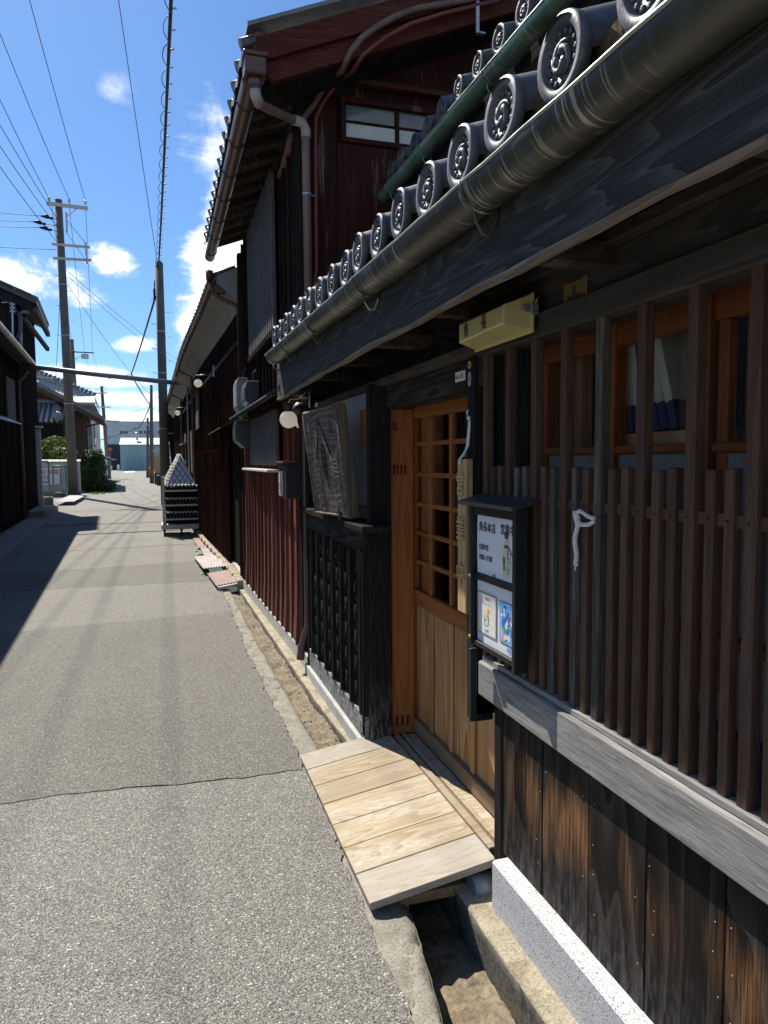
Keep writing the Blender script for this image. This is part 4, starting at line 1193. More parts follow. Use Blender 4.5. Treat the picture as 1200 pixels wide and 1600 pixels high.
for mk, n, zr, sz in (('papercream', 10, (.96, 1.09), .014), ('blueink', 12, (1.0, 1.06), .014), ('navyink', 9, (.965, 1.075), .010), ('greenink', 8, (.985, 1.02), .014), ('pinkink', 9, (.960, .99), .012), ('redink', 4, (1.03, 1.05), .009), ('paper', 8, (1.0, 1.06), .008)):
    m = MB()
    for i in range(n):
        cy, cz = rp_.uniform(1.985, 2.085), rp_.uniform(*zr)
        k = rp_.randint(5, 7); a0 = rp_.uniform(0, 6)
        m.poly([(XP - .0006 - .00025 * n * .1 - i * .00004, min(2.093, max(1.979, cy + sz * rp_.uniform(.4, 1.1) * math.cos(a0 + 6.283 * q / k))), min(1.089, max(.959, cz + sz * rp_.uniform(.4, 1.0) * math.sin(a0 + 6.283 * q / k)))) for q in range(k)])
    obj('print_shape', m, mk, lo_)
m = wall_text('380円', XP - .0006, 2.045, .936, .017); obj('price', m, 'blueink', lo_)

# rope knotted on the lattice
def twisted(m, pts, r, turns, strands=3):
    """rope of twisted strands along a path"""
    pts = [Vector(p) for p in pts]
    fine = []
    for a_, b_ in zip(pts, pts[1:]):
        for k in range(6): fine.append(a_.lerp(b_, k / 6))
    fine.append(pts[-1]); n = len(fine)
    for s_ in range(strands):
        q = []
        for i, p in enumerate(fine):
            d = (fine[min(i + 1, n - 1)] - fine[max(i - 1, 0)]).normalized()
            u = Vector((1, 0, 0)); u = (u - d * u.dot(d)); u = u.normalized() if u.length > .1 else Vector((0, 1, 0)); w = d.cross(u)
            t = 2 * math.pi * (turns * i / n + s_ / strands)
            q.append(p + (u * math.cos(t) + w * math.sin(t)) * r * .55)
        m.tube(q, r * .55, 6)
m = MB()
twisted(m, [(1.095, 1.652, 1.390), (1.088, 1.672, 1.395), (1.085, 1.692, 1.404), (1.083, 1.706, 1.408), (1.081, 1.716, 1.400), (1.081, 1.719, 1.386), (1.083, 1.712, 1.376), (1.087, 1.695, 1.370), (1.092, 1.672, 1.373), (1.097, 1.655, 1.384)], .0060, 12)
twisted(m, [(1.079, 1.718, 1.404), (1.078, 1.714, 1.394), (1.079, 1.708, 1.378), (1.082, 1.704, 1.366)], .0085, 3)
pts = []
for i in range(12):
    t = i / 11; pts.append((1.082 + .003 * math.sin(i * .9), 1.711 + .007 * math.sin(t * 3.0) + .006 * t, 1.392 - .135 * t))
twisted(m, pts, .0068, 9)
for k in range(7):
    m.tube([pts[-1], (pts[-1][0] + rg.uniform(-.004, .004), pts[-1][1] + rg.uniform(-.006, .006), pts[-1][2] - rg.uniform(.008, .016))], [.0022, .001], 4)
single('rope_knot', m, 'rope', 'short white rope knotted round a lattice slat with its end hanging', 'rope', (1.08, 1.71, 1.38))

# carved signboard leaning out on the ledge
sb = thing('carved_signboard', 'large carved wooden signboard leaning forward on the ledge left of the door', 'signboard', (.95, 4.05, 1.236))
P_br, P_tr = Vector((.952, 3.694, 1.236)), Vector((.880, 3.694, 1.848))     # near edge, bottom and top
P_bl = Vector((.885, 4.285, 1.230))                                          # far edge, bottom
yv = (P_bl - P_br).normalized(); dv = P_tr - P_br; dv = (dv - yv * dv.dot(yv)); Ls = dv.length; dv.normalize()
nv = yv.cross(dv)
if nv.x > 0: nv = -nv
Y0s, Y1s = 0.0, (P_bl - P_br).length
SW = Y1s / .72
Ps = lambda y, s, o=0.0: P_br + yv * y + dv * s + nv * o
m = MB(); m3 = Matrix((tuple(-nv), tuple(yv), tuple(dv))).transposed()
m.box(0, .055, 0, Y1s - Y0s, 0, Ls, .006, 0, m3, Ps(Y0s, 0)); obj('board', m, ['signwood'], sb)
m = MB(); m.box(.002, .053, -.0015, .003, .004, Ls - .004, .001, 0, m3, Ps(Y0s, 0)); obj('side_edge', m, 'signside', sb)
m = MB()
for a, b in (((0.02, .012), (.70, .012)), ((.02, Ls - .012), (.70, Ls - .012)), ((.012, .02), (.012, Ls - .02)), ((.708, .02), (.708, Ls - .02))):
    m.tube([Ps(Y1s - a[0] * SW, a[1], .002), Ps(Y1s - b[0] * SW, b[1], .002)], .007, 6)
obj('rim', m, 'signwood', sb)
def sgroove(m, pts, w):                  # carved stroke: u from the left edge, s up
    m.tube([Ps(Y1s - u * SW, s, .001) for u, s in pts], w, 6)
m = MB()
sgroove(m, [(.20, .33), (.26, .44), (.315, .555)], [.006, .005, .003]); sgroove(m, [(.315, .555), (.40, .47), (.50, .36)], [.003, .006, .009])
for k in range(3):
    r = .055 - k * .017
    sgroove(m, [(.355 + r * math.cos(t) * .75, .315 + 1.9 * r * math.sin(t)) for t in [i * math.pi / 8 for i in range(17)]], .004)
sgroove(m, [(.355, .40), (.372, .20), (.380, .17)], .004)
obj('carved_mark', m, 'blackwood_y', sb)
def sign_char(ch, u, s, size, m, su=.8, hi=.0045, lo=0.0):
    t = text_mb(ch, size); b0 = len(m.v)
    for k in (0, 1):
        m.v += [tuple(Ps(Y1s - (u + a * su) * SW, s + b, hi * (1 - k) + lo * k)) for a, b, c in t.v]
    n = len(t.v); e = {}
    for q in t.f:
        m.face([b0 + i for i in q])
        for a, b in zip(q, q[1:] + q[:1]): e[a, b] = 1
    for (a, b) in e:
        if (b, a) not in e: m.face((b0 + a, b0 + b, b0 + n + b, b0 + n + a))
m = MB()
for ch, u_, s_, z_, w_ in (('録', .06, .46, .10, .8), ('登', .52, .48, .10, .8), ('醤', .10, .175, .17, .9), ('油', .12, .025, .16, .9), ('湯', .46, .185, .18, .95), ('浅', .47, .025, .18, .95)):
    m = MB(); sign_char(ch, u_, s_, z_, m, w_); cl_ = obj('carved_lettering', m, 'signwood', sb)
    m = MB(); sign_char(ch, u_ - .006, s_ - .005, z_ * 1.05, m, w_, .0016, .0008); obj('recess_shade', m, 'blackwood_y', cl_)  # wider black glyph behind each letter paints the shadow of its recess

# globe lamp and bracket at the shop's far end
gl = thing('globe_lamp', 'large round white globe lamp on a metal arm at the shop eave corner', 'lamp', (.86, 5.1, 1.85))
m = MB(); m.sphere((.862, 5.08, 1.843), .062, 24); obj('globe', m, 'opal', gl)
m = MB(); m.lathe([(.028, 1.895), (.030, 1.915), (.030, 1.955), (.016, 1.965)], 16, (.862, 5.08, 0)); obj('holder', m, 'darkmetal', gl)
m = MB(); m.tube([(.862, 5.08, 1.955), (.88, 5.06, 1.985), (1.0, 5.0, 1.99)], .006, 6); m.tube([(1.0, 5.0, 2.10), (1.0, 5.0, 1.92)], .007, 6); m.tube([(.93, 5.03, 1.99), (1.0, 5.0, 2.05)], .004, 6); obj('arm', m, 'metal', gl)
sk = thing('shaded_floodlight', 'small dark floodlight with a pale curved rim hanging beside the globe lamp', 'lamp', (.95, 5.2, 1.9))
m = MB(); m.lathe([(.02, 0), (.045, -.03), (.06, -.09), (.055, -.09), (.03, -.04)], 16, (.955, 5.16, 1.97)); obj('shade', m, 'darkmetal', sk)
m = MB(); m.tube([(.955 + .03 * math.cos(t), 5.15, 1.84 + .05 * math.sin(t)) for t in [math.pi * (.75 + i / 10) for i in range(8)]], [.004, .008, .011, .013, .013, .011, .008, .004], 8); obj('rim', m, 'opal', sk)

# ================================================================ two storey red boarded building next door
red = thing('red_board_building', 'two storey building of dark red boards with brown gutter and gable window beyond the shop', 'building', (1.0, 5.28, 0))
xr = lambda y: 1.0 - .021 * (y - 5.28)
YA, YB = 5.28, 8.78
# lower street front
nbd = 15; w = (8.66 - YA) / nbd
for i in range(nbd):
    y0 = YA + i * w; y1 = y0 + w
    x = xr((y0 + y1) / 2)
    fl = .012 + .03 * abs(math.sin(i * 1.7)) * .6
    m = MB()
    m.prism([(x, 2.10), (x + rg.uniform(-.003, .003), .7), (x - fl * .25, .35), (x - fl * .7, .105), (x + .02, .105), (x + .02, 2.10)], y0 + .002, y1 - .002, 'Y')
    obj('board', m, 'redboard', red)
    m = MB(); bw = .012
    m.prism([(x - .016, 2.10), (x - .016, .7), (x - fl * .25 - .014, .35), (x - fl * .7 - .012, .11), (x + .01, .11), (x + .01, 2.10)], y0 - bw, y0 + bw, 'Y')
    obj('batten', m, 'redboard', red)
# upper street front
for i in range(17):
    y0 = YA + i * .2; y1 = y0 + .2; x = xr(y0) + .01
    if y0 > 8.66: break
    m = MB(); m.box(x, x + .02, y0 + .002, y1 - .002, 2.08, 4.02, .003); obj('board', m, 'darkslat', red)
    m = MB(); m.box(x - .018, x, y0 - .011, y0 + .011, 2.10, 4.02, .003); obj('batten', m, 'darkslat', red)
m = MB(); m.box(xr(YA) - .025, xr(YA) + .06, YA - .03, YA + .05, .12, 4.25, .004); obj('corner_post', m, 'blackwood', red)
m = MB(); m.box(xr(8.7) - .02, xr(8.7) + .08, 8.68, 8.80, .05, 3.98, .004); obj('corner_post', m, 'darkslat', red)
m = MB(); m.box(xr(7) - .05, xr(7) + .05, YA, 8.68, 2.04, 2.10, .004, 0, None, None); obj('belt_rail', m, 'blackwood_y', red)
m = MB(); m.box(.975, 1.06, 5.12, 8.80, -.30, .118, .01); m.v = [(x - .021 * (y - 5.28), y, z) for x, y, z in m.v]; obj('footing', m, 'mortar', red)
m = MB(); m.poly([(1.03, YA + .01, 0), (1.03, 8.79, 0), (1.03, 8.79, 4.0), (1.03, YA + .01, 4.0)]); m.poly([(.9, 8.79, 0), (6, 8.79, 0), (6, 8.79, 6.2), (.93, 8.79, 3.95)]); obj('inner_wall', m, 'blackwood', red)
# gable wall facing the camera
seg = 0.262
i = 0; x = xr(YA) + .02
while x < 5.2:
    ztop = 4.02 + .43 * (x + seg / 2 - .66) + .05
    lo = 4.335 if 1.33 <= x + .1 < 2.35 else 2.2
    zsplit = 4.285
    m = MB()
    if 1.30 <= x + seg / 2 <= 2.30:
        m.box(x + .0015, x + seg - .0015, YA - .01 - rg.uniform(0, .004), YA + .02, 2.2, 3.868, .002)
    else:
        m.box(x + .0015, x + seg - .0015, YA - .01 - rg.uniform(0, .004), YA + .02, 2.2, min(zsplit, ztop), .002)
    obj('gable_board', m, 'gable', red)
    if ztop > zsplit + .06:
        m = MB(); m.prism([(x + .0015, zsplit + .04), (x + seg - .0015, zsplit + .04), (x + seg - .0015, ztop + .06), (x + .0015, ztop - .05)], YA - .03, YA, 'Y'); obj('gable_board', m, 'gable', red)
    x += seg; i += 1
m = MB(); m.box(1.18, 5.2, YA - .055, YA + .01, 4.285, 4.325, .004); obj('gable_rail', m, 'redbeam', red)
m = MB(); m.poly([(1.0, YA + .03, 0), (6.0, YA + .03, 0), (6.0, YA + .03, 6.3), (1.0, YA + .03, 4.1)]); obj('gable_backing', m, 'gable', red)
wn = grp('gable_window', red)
def gw(name, x0, x1, z0, z1, mk, y0=YA - .04, y1=YA + .02):
    m = MB(); m.box(x0, x1, y0, y1, z0, z1, .003); return obj(name, m, mk, wn)
gw('frame', 1.31, 2.30, 4.15, 4.19, 'gable'); gw('frame', 1.31, 2.30, 3.87, 3.905, 'gable'); gw('frame', 1.31, 1.35, 3.906, 4.149, 'gable'); gw('frame', 2.26, 2.30, 3.906, 4.149, 'gable')
gw('mullion', 1.735, 1.765, 3.906, 4.149, 'gable', YA - .02); gw('mullion', 1.351, 1.734, 4.018, 4.035, 'gable', YA - .015); gw('mullion', 1.766, 2.259, 4.018, 4.035, 'gable', YA - .015)
m = MB(); rect2 = lambda m, x0, x1, z0, z1, y: m.poly([(x0, y, z0), (x1, y, z0), (x1, y, z1), (x0, y, z1)])
rect2(m, 1.35, 1.735, 4.035, 4.15, YA - .004); obj('pane', m, 'glass', wn)
m = MB(); rect2(m, 1.765, 2.26, 4.035, 4.15, YA - .004); obj('pane', m, 'glass', wn)
m = MB(); rect2(m, 1.35, 2.26, 4.035, 4.15, YA + .005); obj('window_board', m, 'palepane', wn)  # blue-grey colour stands in for the reflection in the upper panes
m = MB(); rect2(m, 1.35, 2.26, 3.905, 4.018, YA - .002); obj('window_board', m, 'papercream', wn)
# roof
zr_ = lambda x: 4.22 + .43 * (x - .63)
def slope_slab(y0, y1, zo, th, x0=.60, x1=6.0):
    m = MB(); m.prism([(x0, zr_(x0) + zo), (x1, zr_(x1) + zo), (x1, zr_(x1) + zo - th), (x0, zr_(x0) + zo - th)], y0, y1, 'Y'); return m
obj('roof_deck', slope_slab(4.86, 9.02, -.07, .03, .62), 'eaveboard', red)
for i in range(12):                      # boards under the eave, some pale and worn
    y0 = 4.92 + i * .34
    m = MB(); m.prism([(.64, zr_(.64) - .103), (1.06, zr_(1.06) - .103), (1.06, zr_(1.06) - .13), (.64, zr_(.64) - .13)], y0, y0 + .32, 'Y'); obj('eave_board', m, 'eaveboard', red)
    m = MB(); m.prism([(.65, zr_(.65) - .131), (1.05, zr_(1.05) - .131), (1.05, zr_(1.05) - .20), (.65, zr_(.65) - .18)], y0 + .14, y0 + .19, 'Y'); obj('rafter', m, 'eaveboard', red)
m = MB(); m.prism([(.64, 4.215), (.70, 4.235), (6.0, 6.47), (6.0, 6.30), (.64, 4.06)], 4.73, 4.775, 'Y'); obj('barge_board', m, 'redbeam', red)
m = MB(); m.prism([(.70, 4.085), (6.0, 6.34), (6.0, 6.17), (.76, 3.985), (.70, 4.02)], 4.777, 4.83, 'Y'); obj('barge_board', m, 'redbeam', red)
m = MB(); m.prism([(.58, 4.23), (.58, 4.255), (6.0, 6.535), (6.0, 6.50)], 4.66, 4.88, 'Y'); obj('verge_flashing', m, 'tilefar', red)
m = MB(); m.poly([(.7, 4.84, 3.98), (6, 4.84, 6.22), (6, YA, 6.22), (.7, YA, 3.98)]); obj('verge_soffit', m, 'blackwood_y', red)
# wave tile ends along the eave
wt0 = None
for i in range(16):
    y = 4.74 + i * .268
    if wt0 is None:
        m = MB()
        def wv(u, v):
            yy = v * .285
            zz = -.028 * math.sin(v * 2 * math.pi * .92) + .012
            return (.555 + u * .5, y + yy, zr_(.555 + u * .5) - .055 + zz + .03 * (1 - u) * 0)
        m.grid(wv, 2, 10); m.grid(lambda u, v: tuple(Vector(wv(0, v)) - Vector((-.002, 0, u * .045))), 1, 10)
        m.tube([(.552, y + .05, 4.175), (.70, y + .05, 4.24)], [.042, .040], 10)
        wt0 = obj('wave_tile', m, 'tile', red); yt0 = y
    else:
        inst(wt0, red, (0, y - yt0, 0))
m = MB(); m.prism([(.70, zr_(.7) - .05), (6.0, zr_(6) - .05), (6.0, zr_(6) - .068), (.70, zr_(.7) - .068)], 4.88, 9.02, 'Y'); obj('roof_tiles', m, 'tile', red)
# brown gutter, hopper, downpipe
def brown_gutter(x, z, r, y0, y1, parent, mk='pvcbrown', rings=True):
    m = MB()
    f = lambda y: x - .0 * y
    m.grid(lambda u, v: (x + r * math.cos(math.pi + v * math.pi), y0 + (y1 - y0) * u, z(y0 + (y1 - y0) * u) + r * 1.05 * math.sin(math.pi + v * math.pi)), 12, 12)
    m.grid(lambda u, v: (x + (r - .004) * math.cos(math.pi + v * math.pi), y0 + (y1 - y0) * u, z(y0 + (y1 - y0) * u) + (r - .004) * math.sin(math.pi + v * math.pi)), 12, 10)
    for yy in (y0, y1):
        m.poly([(x + r * math.cos(math.pi + i / 10 * math.pi), yy, z(yy) + r * 1.05 * math.sin(math.pi + i / 10 * math.pi)) for i in range(11)])
    gt = obj('brown_gutter', m, mk, parent)
    if rings:
        y = y0 + .3
        while y < y1:
            m = MB(); m.tube([(x + (r + .003) * math.cos(math.pi + i / 10 * math.pi), y, z(y) + (r * 1.05 + .003) * math.sin(math.pi + i / 10 * math.pi)) for i in range(11)], .0035, 6); obj('gutter_strap', m, 'darkmetal', gt); y += .6
    return gt
brown_gutter(.615, lambda y: 3.985 + .002 * (y - 4.9), .060, 4.80, 8.98, red)
m = MB()
m.lathe([(.055, -.10), (.06, .10), (.064, .105), (.05, .105)], 16, (.665, 4.80, 4.15)); obj('gutter_outlet', m, 'pvcbrown', red)
m = MB(); m.box(.565, .70, 4.70, 4.86, 3.98, 4.085, .01); m.box(.555, .71, 4.69, 4.87, 4.085, 4.11, .006); m.box(.59, .675, 4.73, 4.83, 3.91, 3.98, .02); obj('hopper', m, 'pvcbrown', red)
m = MB(); m.tube([(.635, 4.78, 3.93), (.638, 4.785, 3.88), (.66, 4.82, 3.85), (.955, 5.165, 3.935), (1.02, 5.2, 3.945), (1.042, 5.2, 3.90), (1.045, 5.2, 2.3)], .030, 14); dp = obj('downpipe', m, 'pvcpink', red)
m = MB(); m.tube([(.635, 4.78, 3.925), (.640, 4.788, 3.878), (.672, 4.832, 3.848)], .035, 14); obj('elbow', m, 'pvcpale', dp); m = MB(); m.tube([(.945, 5.155, 3.932), (1.018, 5.2, 3.944), (1.043, 5.2, 3.895), (1.044, 5.2, 3.84)], .035, 14); obj('elbow', m, 'pvcpale', dp)
for z in (3.45, 2.75):
    m = MB(); m.lathe([(.033, -.012), (.035, 0), (.033, .012)], 14, (1.044, 5.2, z)); m.tube([(1.07, 5.2, z), (1.14, 5.24, z)], .005, 6); obj('pipe_clip', m, 'metal', dp)
m = MB(); m.tube([(.80, 5.02, 2.06), (1.0, 5.17, 2.02), (1.005, 5.18, 1.9), (1.005, 5.18, .40), (1.00, 5.17, .33), (.945, 5.15, .18), (.93, 5.14, .09)], .030, 12); obj('lower_downpipe', m, 'pvcbrown', red)
m = MB(); m.tube([(1.112, 5.235, 2.4), (1.085, 5.235, 2.75), (1.115, 5.235, 2.95), (1.118, 5.235, 3.75), (1.123, 5.235, 4.0), (1.181, 5.235, 4.12), (1.302, 5.2, 4.28), (1.30, 4.85, 4.16), (1.33, 4.705, 4.19), (1.474, 4.70, 4.316), (1.653, 4.70, 4.434), (1.881, 4.70, 4.537), (2.3, 4.70, 4.70)], .015, 10)
obj('conduit', m, 'conduitred', red)
m = MB(); m.tube([(1.0, 5.24, 3.93), (1.054, 5.24, 4.015), (1.111, 5.235, 4.089), (1.182, 5.22, 4.209), (1.24, 5.1, 4.25), (1.225, 4.85, 4.15), (1.25, 4.70, 4.20), (1.321, 4.69, 4.292), (1.431, 4.69, 4.381), (1.541, 4.69, 4.456), (1.698, 4.69, 4.535), (1.881, 4.69, 4.594), (2.044, 4.69, 4.647), (2.4, 4.69, 4.78)], .021, 10)
obj('conduit', m, 'conduit', red)
m = MB(); m.tube([(.99, 5.45, 3.95), (1.0, 5.9, 3.9), (.99, 7.0, 3.86)], .03, 8); obj('eave_cable', m, 'conduit', red)
m = MB(); m.box(2.13, 2.155, 4.69, 4.70, 4.44, 4.85, .002); m.box(2.13, 2.19, 4.665, 4.70, 4.44, 4.452, .002); single('perforated_bracket', m, 'metal', 'grey perforated steel bracket hanging from the red barge board', 'bracket', (2.14, 4.69, 4.7))
# shutters and small roof on the street front
m = MB()
for i in range(30):
    m.box(.915 + .004 * (i % 2), .945, 6.05 + i * .06, 6.05 + (i + 1) * .06 - .005, 2.66, 3.95 - .05 * (i % 3 == 0), .003)
obj('hanging_screen', m, 'greypanel', red)
m = MB(); m.box(.905, .965, 6.03, 7.86, 2.60, 2.655, .004); obj('screen_rail', m, 'blackwood_y', red)
for i in range(9):
    m = MB(); m.box(.915, .945, 6.04 + i * .21, 6.04 + (i + 1) * .21 - .004, 1.515, 1.985, .003); obj('shutter_board', m, 'greypanel', red)
m = MB(); m.box(.83, .97, 6.0, 7.95, 1.455, 1.478, .005); obj('shelf', m, 'mortar', red)
m = MB(); m.prism([(.965, 2.16), (.77, 2.035), (.77, 2.015), (.965, 2.12)], 5.45, 8.55, 'Y'); obj('pent_roof', m, 'eaveboard', red)
for i in range(11):
    m = MB(); m.prism([(.965, 2.175), (.76, 2.05), (.76, 2.036), (.965, 2.161)], 5.45 + i * .282, 5.45 + i * .282 + .278, 'Y'); obj('pent_tile', m, 'tile', red)
pbx = thing('post_box', 'black wall letter box with a carved front plate on the red boards', 'letter box', (.88, 4.9, 1.28))
m = MB(); m.box(.855, .985, 5.20, 5.52, 1.275, 1.53, .004); 
obj('case', m, 'black', pbx)
m = MB(); m.box(.835, .99, 5.185, 5.54, 1.5305, 1.548, .003); obj('lid', m, 'redbeam', pbx)
m = MB(); m.box(.848, .8545, 5.28, 5.50, 1.29, 1.47, .004); pl_ = obj('front_plate', m, 'greypanel', pbx)
for ch, zz in (('角', 1.385), ('長', 1.295)):
    obj('lettering', wall_text(ch, .8475, 5.46, zz, .09, su=.9, depth=.005), 'bluepaint', pl_)

# meter covers
def cover(name, x, y0, y1, z0, z1, dep, mk, label, ch=.12):
    t = thing(name, label, 'meter box', (x, (y0 + y1) / 2, z0))
    m = MB(); m.prism([(x, z1), (x - dep * .85, z1), (x - dep, z1 - .03), (x - dep, z0 + ch), (x - dep * .35, z0), (x, z0)], y0, y1, 'Y'); obj('cover', m, mk, t)
    m = MB(); m.box(x - dep * .9, x, y0 - .004, y1 + .004, z1, z1 + .012, .004); obj('lid', m, 'meter', t)
    m = MB(); m.box(x - dep - .008, x - dep, y0 + .03, y1 - .03, z0 + ch + .02, z1 - .06, .004); obj('window', m, 'meterdark' if mk != 'meter' else 'metal', t)
    m = MB(); m.tube([(x - .03, (y0 + y1) / 2, z1), (x - .03, (y0 + y1) / 2, z1 + .10), (x, (y0 + y1) / 2 - .05, z1 + .14)], .012, 6); obj('cable', m, 'darkmetal', t)
cover('meter_box', .935, 8.08, 8.48, 2.02, 2.46, .125, 'meter', 'tall pale grey electric meter cover high on the dark wall')
cover('meter_box', .935, 7.20, 7.62, 2.08, 2.33, .13, 'meterdark', 'small black meter cover in front of the tall grey one', .06)
cover('meter_box', .93, 8.05, 8.45, 1.70, 2.0, .14, 'meterdark', 'black meter cover under the little tiled pent roof', .08)
# ================================================================ long slatted storehouse, third on the right
PL = [(8.8, .955), (10.7, .905), (13.5, .80), (15.1, .755), (20, .68), (32, .50)]
def W3(y):
    for (a, xa), (b, xb) in zip(PL, PL[1:]):
        if y <= b:
            return xa + (xb - xa) * (y - a) / (b - a)
    return PL[-1][1]
st = thing('slatted_storehouse', 'long dark slatted storehouse with white plastered eaves and globe lamps along the lane', 'building', (.9, 8.8, 0))
y = 8.82; i = 0
while y < 31.8:
    step = .20 if y < 20 else .32
    x = W3(y + step / 2)
    low = 1.98 if 9.05 < y < 10.35 else .10
    red_ = (y > 9 and rg.random() < .55)
    m = MB(); m.box(x, x + .03, y + .002, y + step - .002, max(low, 1.74), 3.5, .002); obj('board', m, 'darkslat', st)
    if y < 20:
        m = MB(); m.box(x - .022, x, y - .012, y + .012, max(low, 1.74), 2.98, .003); obj('batten', m, 'darkred' if red_ else 'darkslat', st)
    if not (9.05 < y < 10.35):
        m = MB(); m.box(x - .03, x, y + .002, y + step - .002, .10, 1.738, .002); obj('board', m, 'darkslat', st)
        m = MB(); m.box(x - .055, x - .03, y - .012, y + .012, .12, 1.725, .003); obj('batten', m, 'darkred' if red_ else 'darkslat', st)
    y += step; i += 1
def follow(fn, y0=8.82, y1=32, n=40):
    m = MB(); m.grid(fn, n, 6); return m
def yy3(u): return 8.84 + (32 - 8.84) * u
obj('plaster_soffit', follow(lambda u, v: (W3(yy3(u)) - .28 + .30 * v, yy3(u), 3.66 - .29 * v ** 1.6)), 'plaster', st)
m = MB(); m.poly([(W3(8.84) - .28, 8.838, 3.66), (W3(8.84) - .27, 8.838, 3.74), (W3(8.84) + .1, 8.838, 3.92), (W3(8.84) + .1, 8.838, 3.36), (W3(8.84) - .12, 8.838, 3.52)]); obj('plaster_end', m, 'plaster', st)
obj('roof_tiles', follow(lambda u, v: (W3(yy3(u)) - .33 + 4.3 * v, yy3(u), 3.72 + 1.85 * v)), 'tile', st)
obj('eave_strip', follow(lambda u, v: (W3(yy3(u)) - .30 + .02 * v, yy3(u), 3.66 + .07 * v)), 'blackwood_y', st)
wt3 = None
for k in range(84):
    y = 8.9 + k * .262
    p = (W3(y) - .345, y, 3.735)
    if wt3 is None:
        m = MB(); m.grid(lambda u, v: (p[0] + u * .32, p[1] + v * .262, p[2] + .43 * .32 * u - .022 * math.sin(v * 5.8)), 1, 6); m.grid(lambda u, v: (p[0], p[1] + v * .262, p[2] - .022 * math.sin(v * 5.8) - .035 * u), 1, 6)
        m.tube([(p[0] - .01, p[1] + .05, p[2] + .012), (p[0] + .3, p[1] + .05, p[2] + .14)], .032, 8)
        wt3 = obj('wave_tile', m, 'tile', st); q0 = p
    else:
        inst(wt3, st, (p[0] - q0[0], p[1] - q0[1], 0))
m = MB()
m.grid(lambda u, v: (W3(yy3(u)) - .34 + .045 * math.cos(math.pi + math.pi * v), yy3(u), 3.69 + .047 * math.sin(math.pi + math.pi * v)), 40, 8)
gq = obj('brown_gutter', m, 'pvcbrown', st)
m = MB()
for k in range(20):
    y = 9.2 + k * .7
    m.tube([(W3(y) - .34 + .048 * math.cos(math.pi + math.pi * j / 8), y, 3.69 + .05 * math.sin(math.pi + math.pi * j / 8)) for j in range(9)], .004, 5)
obj('gutter_strap', m, 'metal', gq)
m = MB(); m.lathe([(.04, -.06), (.045, .05), (.03, .05)], 12, (.60, 8.92, 3.76)); m.box(.66, .78, 8.86, 9.0, 3.55, 3.70, .01); m.tube([(.60, 8.92, 3.70), (.64, 8.93, 3.56), (.72, 8.93, 3.50), (.90, 8.90, 3.42), (.93, 8.90, 3.36), (.935, 8.89, 2.5)], .026, 10); obj('hopper', m, 'pvcbrown', st)
m = MB(); m.tube([(W3(8.9) - .03, 8.9, 3.0), (W3(12) - .03, 12, 2.98), (W3(16) - .03, 16, 2.98), (W3(24) - .03, 24, 2.98)], .022, 6); obj('conduit', m, 'darkmetal', st)
m = MB(); m.prism([(W3(10) + .02, 2.12), (W3(10) - .24, 1.97), (W3(10) - .24, 1.955), (W3(10) + .02, 2.08)], 8.95, 11.3, 'Y'); obj('door_pent', m, 'eaveboard', st)
m = MB(); m.box(W3(9.7) - .02, W3(9.7) + .5, 9.02, 10.38, .05, .13, .01); obj('door_step', m, 'mortar', st)
m = MB(); m.poly([(.97, 8.83, 0), (.93, 12, 0), (.80, 32, 0), (.80, 32, 3.6), (.93, 12, 3.6), (.97, 8.83, 3.6)]); m.poly([(1.6, 9, 0), (1.6, 10.4, 0), (1.6, 10.4, 2), (1.6, 9, 2)]); obj('inner_wall', m, 'blackwood', st)
m = MB(); m.poly([(.5, 32, 0), (6, 32, 0), (6, 32, 6), (.2, 32, 3.7)]); obj('far_wall', m, 'blackwood', st)
m = MB()
for k in range(40):
    y0 = 8.8 + k * .58
    m.box(W3(y0) - .12, W3(y0) + .06, y0, y0 + .57, -.02, .10, .012)
obj('footing', m, 'ledge', st)
for (y0, y1, z0, z1) in ((14.3, 15.5, 2.2, 3.0), (19.5, 20.5, 1.5, 2.3), (16.6, 17.4, 1.3, 2.25)):
    m = MB(); m.box(W3(y0) - .09, W3(y0) - .06, y0, y1, z0, z1, .004); obj('hanging_screen', m, 'greypanel', st)
for y0 in (14.0, 19.0):
    m = MB(); m.prism([(W3(y0), 3.05 if y0 < 15 else 2.1), (W3(y0) - .22, 2.98 if y0 < 15 else 2.02), (W3(y0) - .22, 2.96 if y0 < 15 else 2.0), (W3(y0), 3.02 if y0 < 15 else 2.06)], y0, y0 + 1.8, 'Y'); obj('window_pent', m, 'mortar' if y0 > 15 else 'eaveboard', st)
for y0, r_, mk in ((16.2, .03, 'pvcbrown'), (18.2, .025, 'metal'), (22.0, .03, 'pvcbrown')):
    m = MB(); m.tube([(W3(y0) - .35, y0, 3.6), (W3(y0) - .33, y0, 3.5), (W3(y0) - .08, y0, 3.38), (W3(y0) - .07, y0, .1)], r_, 8); obj('downpipe', m, mk, st)
for (x, y, z, lab) in ((.575, 11.75, 2.80, 'small globe lamp on a thin arm, nearer of the two on the slatted storehouse'), (.40, 18.6, 2.78, 'small globe lamp on a thin arm, farther of the two on the slatted storehouse')):
    t = thing('globe_lamp', lab, 'lamp', (x, y, z))
    m = MB(); m.sphere((x, y, z - .02), .065, 18); obj('globe', m, 'bulb', t)
    m = MB(); m.lathe([(.02, .04), (.03, .05), (.03, .085), (.045, .09), (.045, .10), (.012, .11)], 12, (x, y, z)); obj('holder', m, 'darkmetal', t)
    m = MB(); m.tube([(x, y, z + .10), (x + .06, y, z + .115), (W3(y) - .05, y, z + .115)], .007, 6); m.box(W3(y) - .06, W3(y) - .035, y - .03, y + .03, z + .09, z + .26, .003); obj('arm', m, 'metal', t)

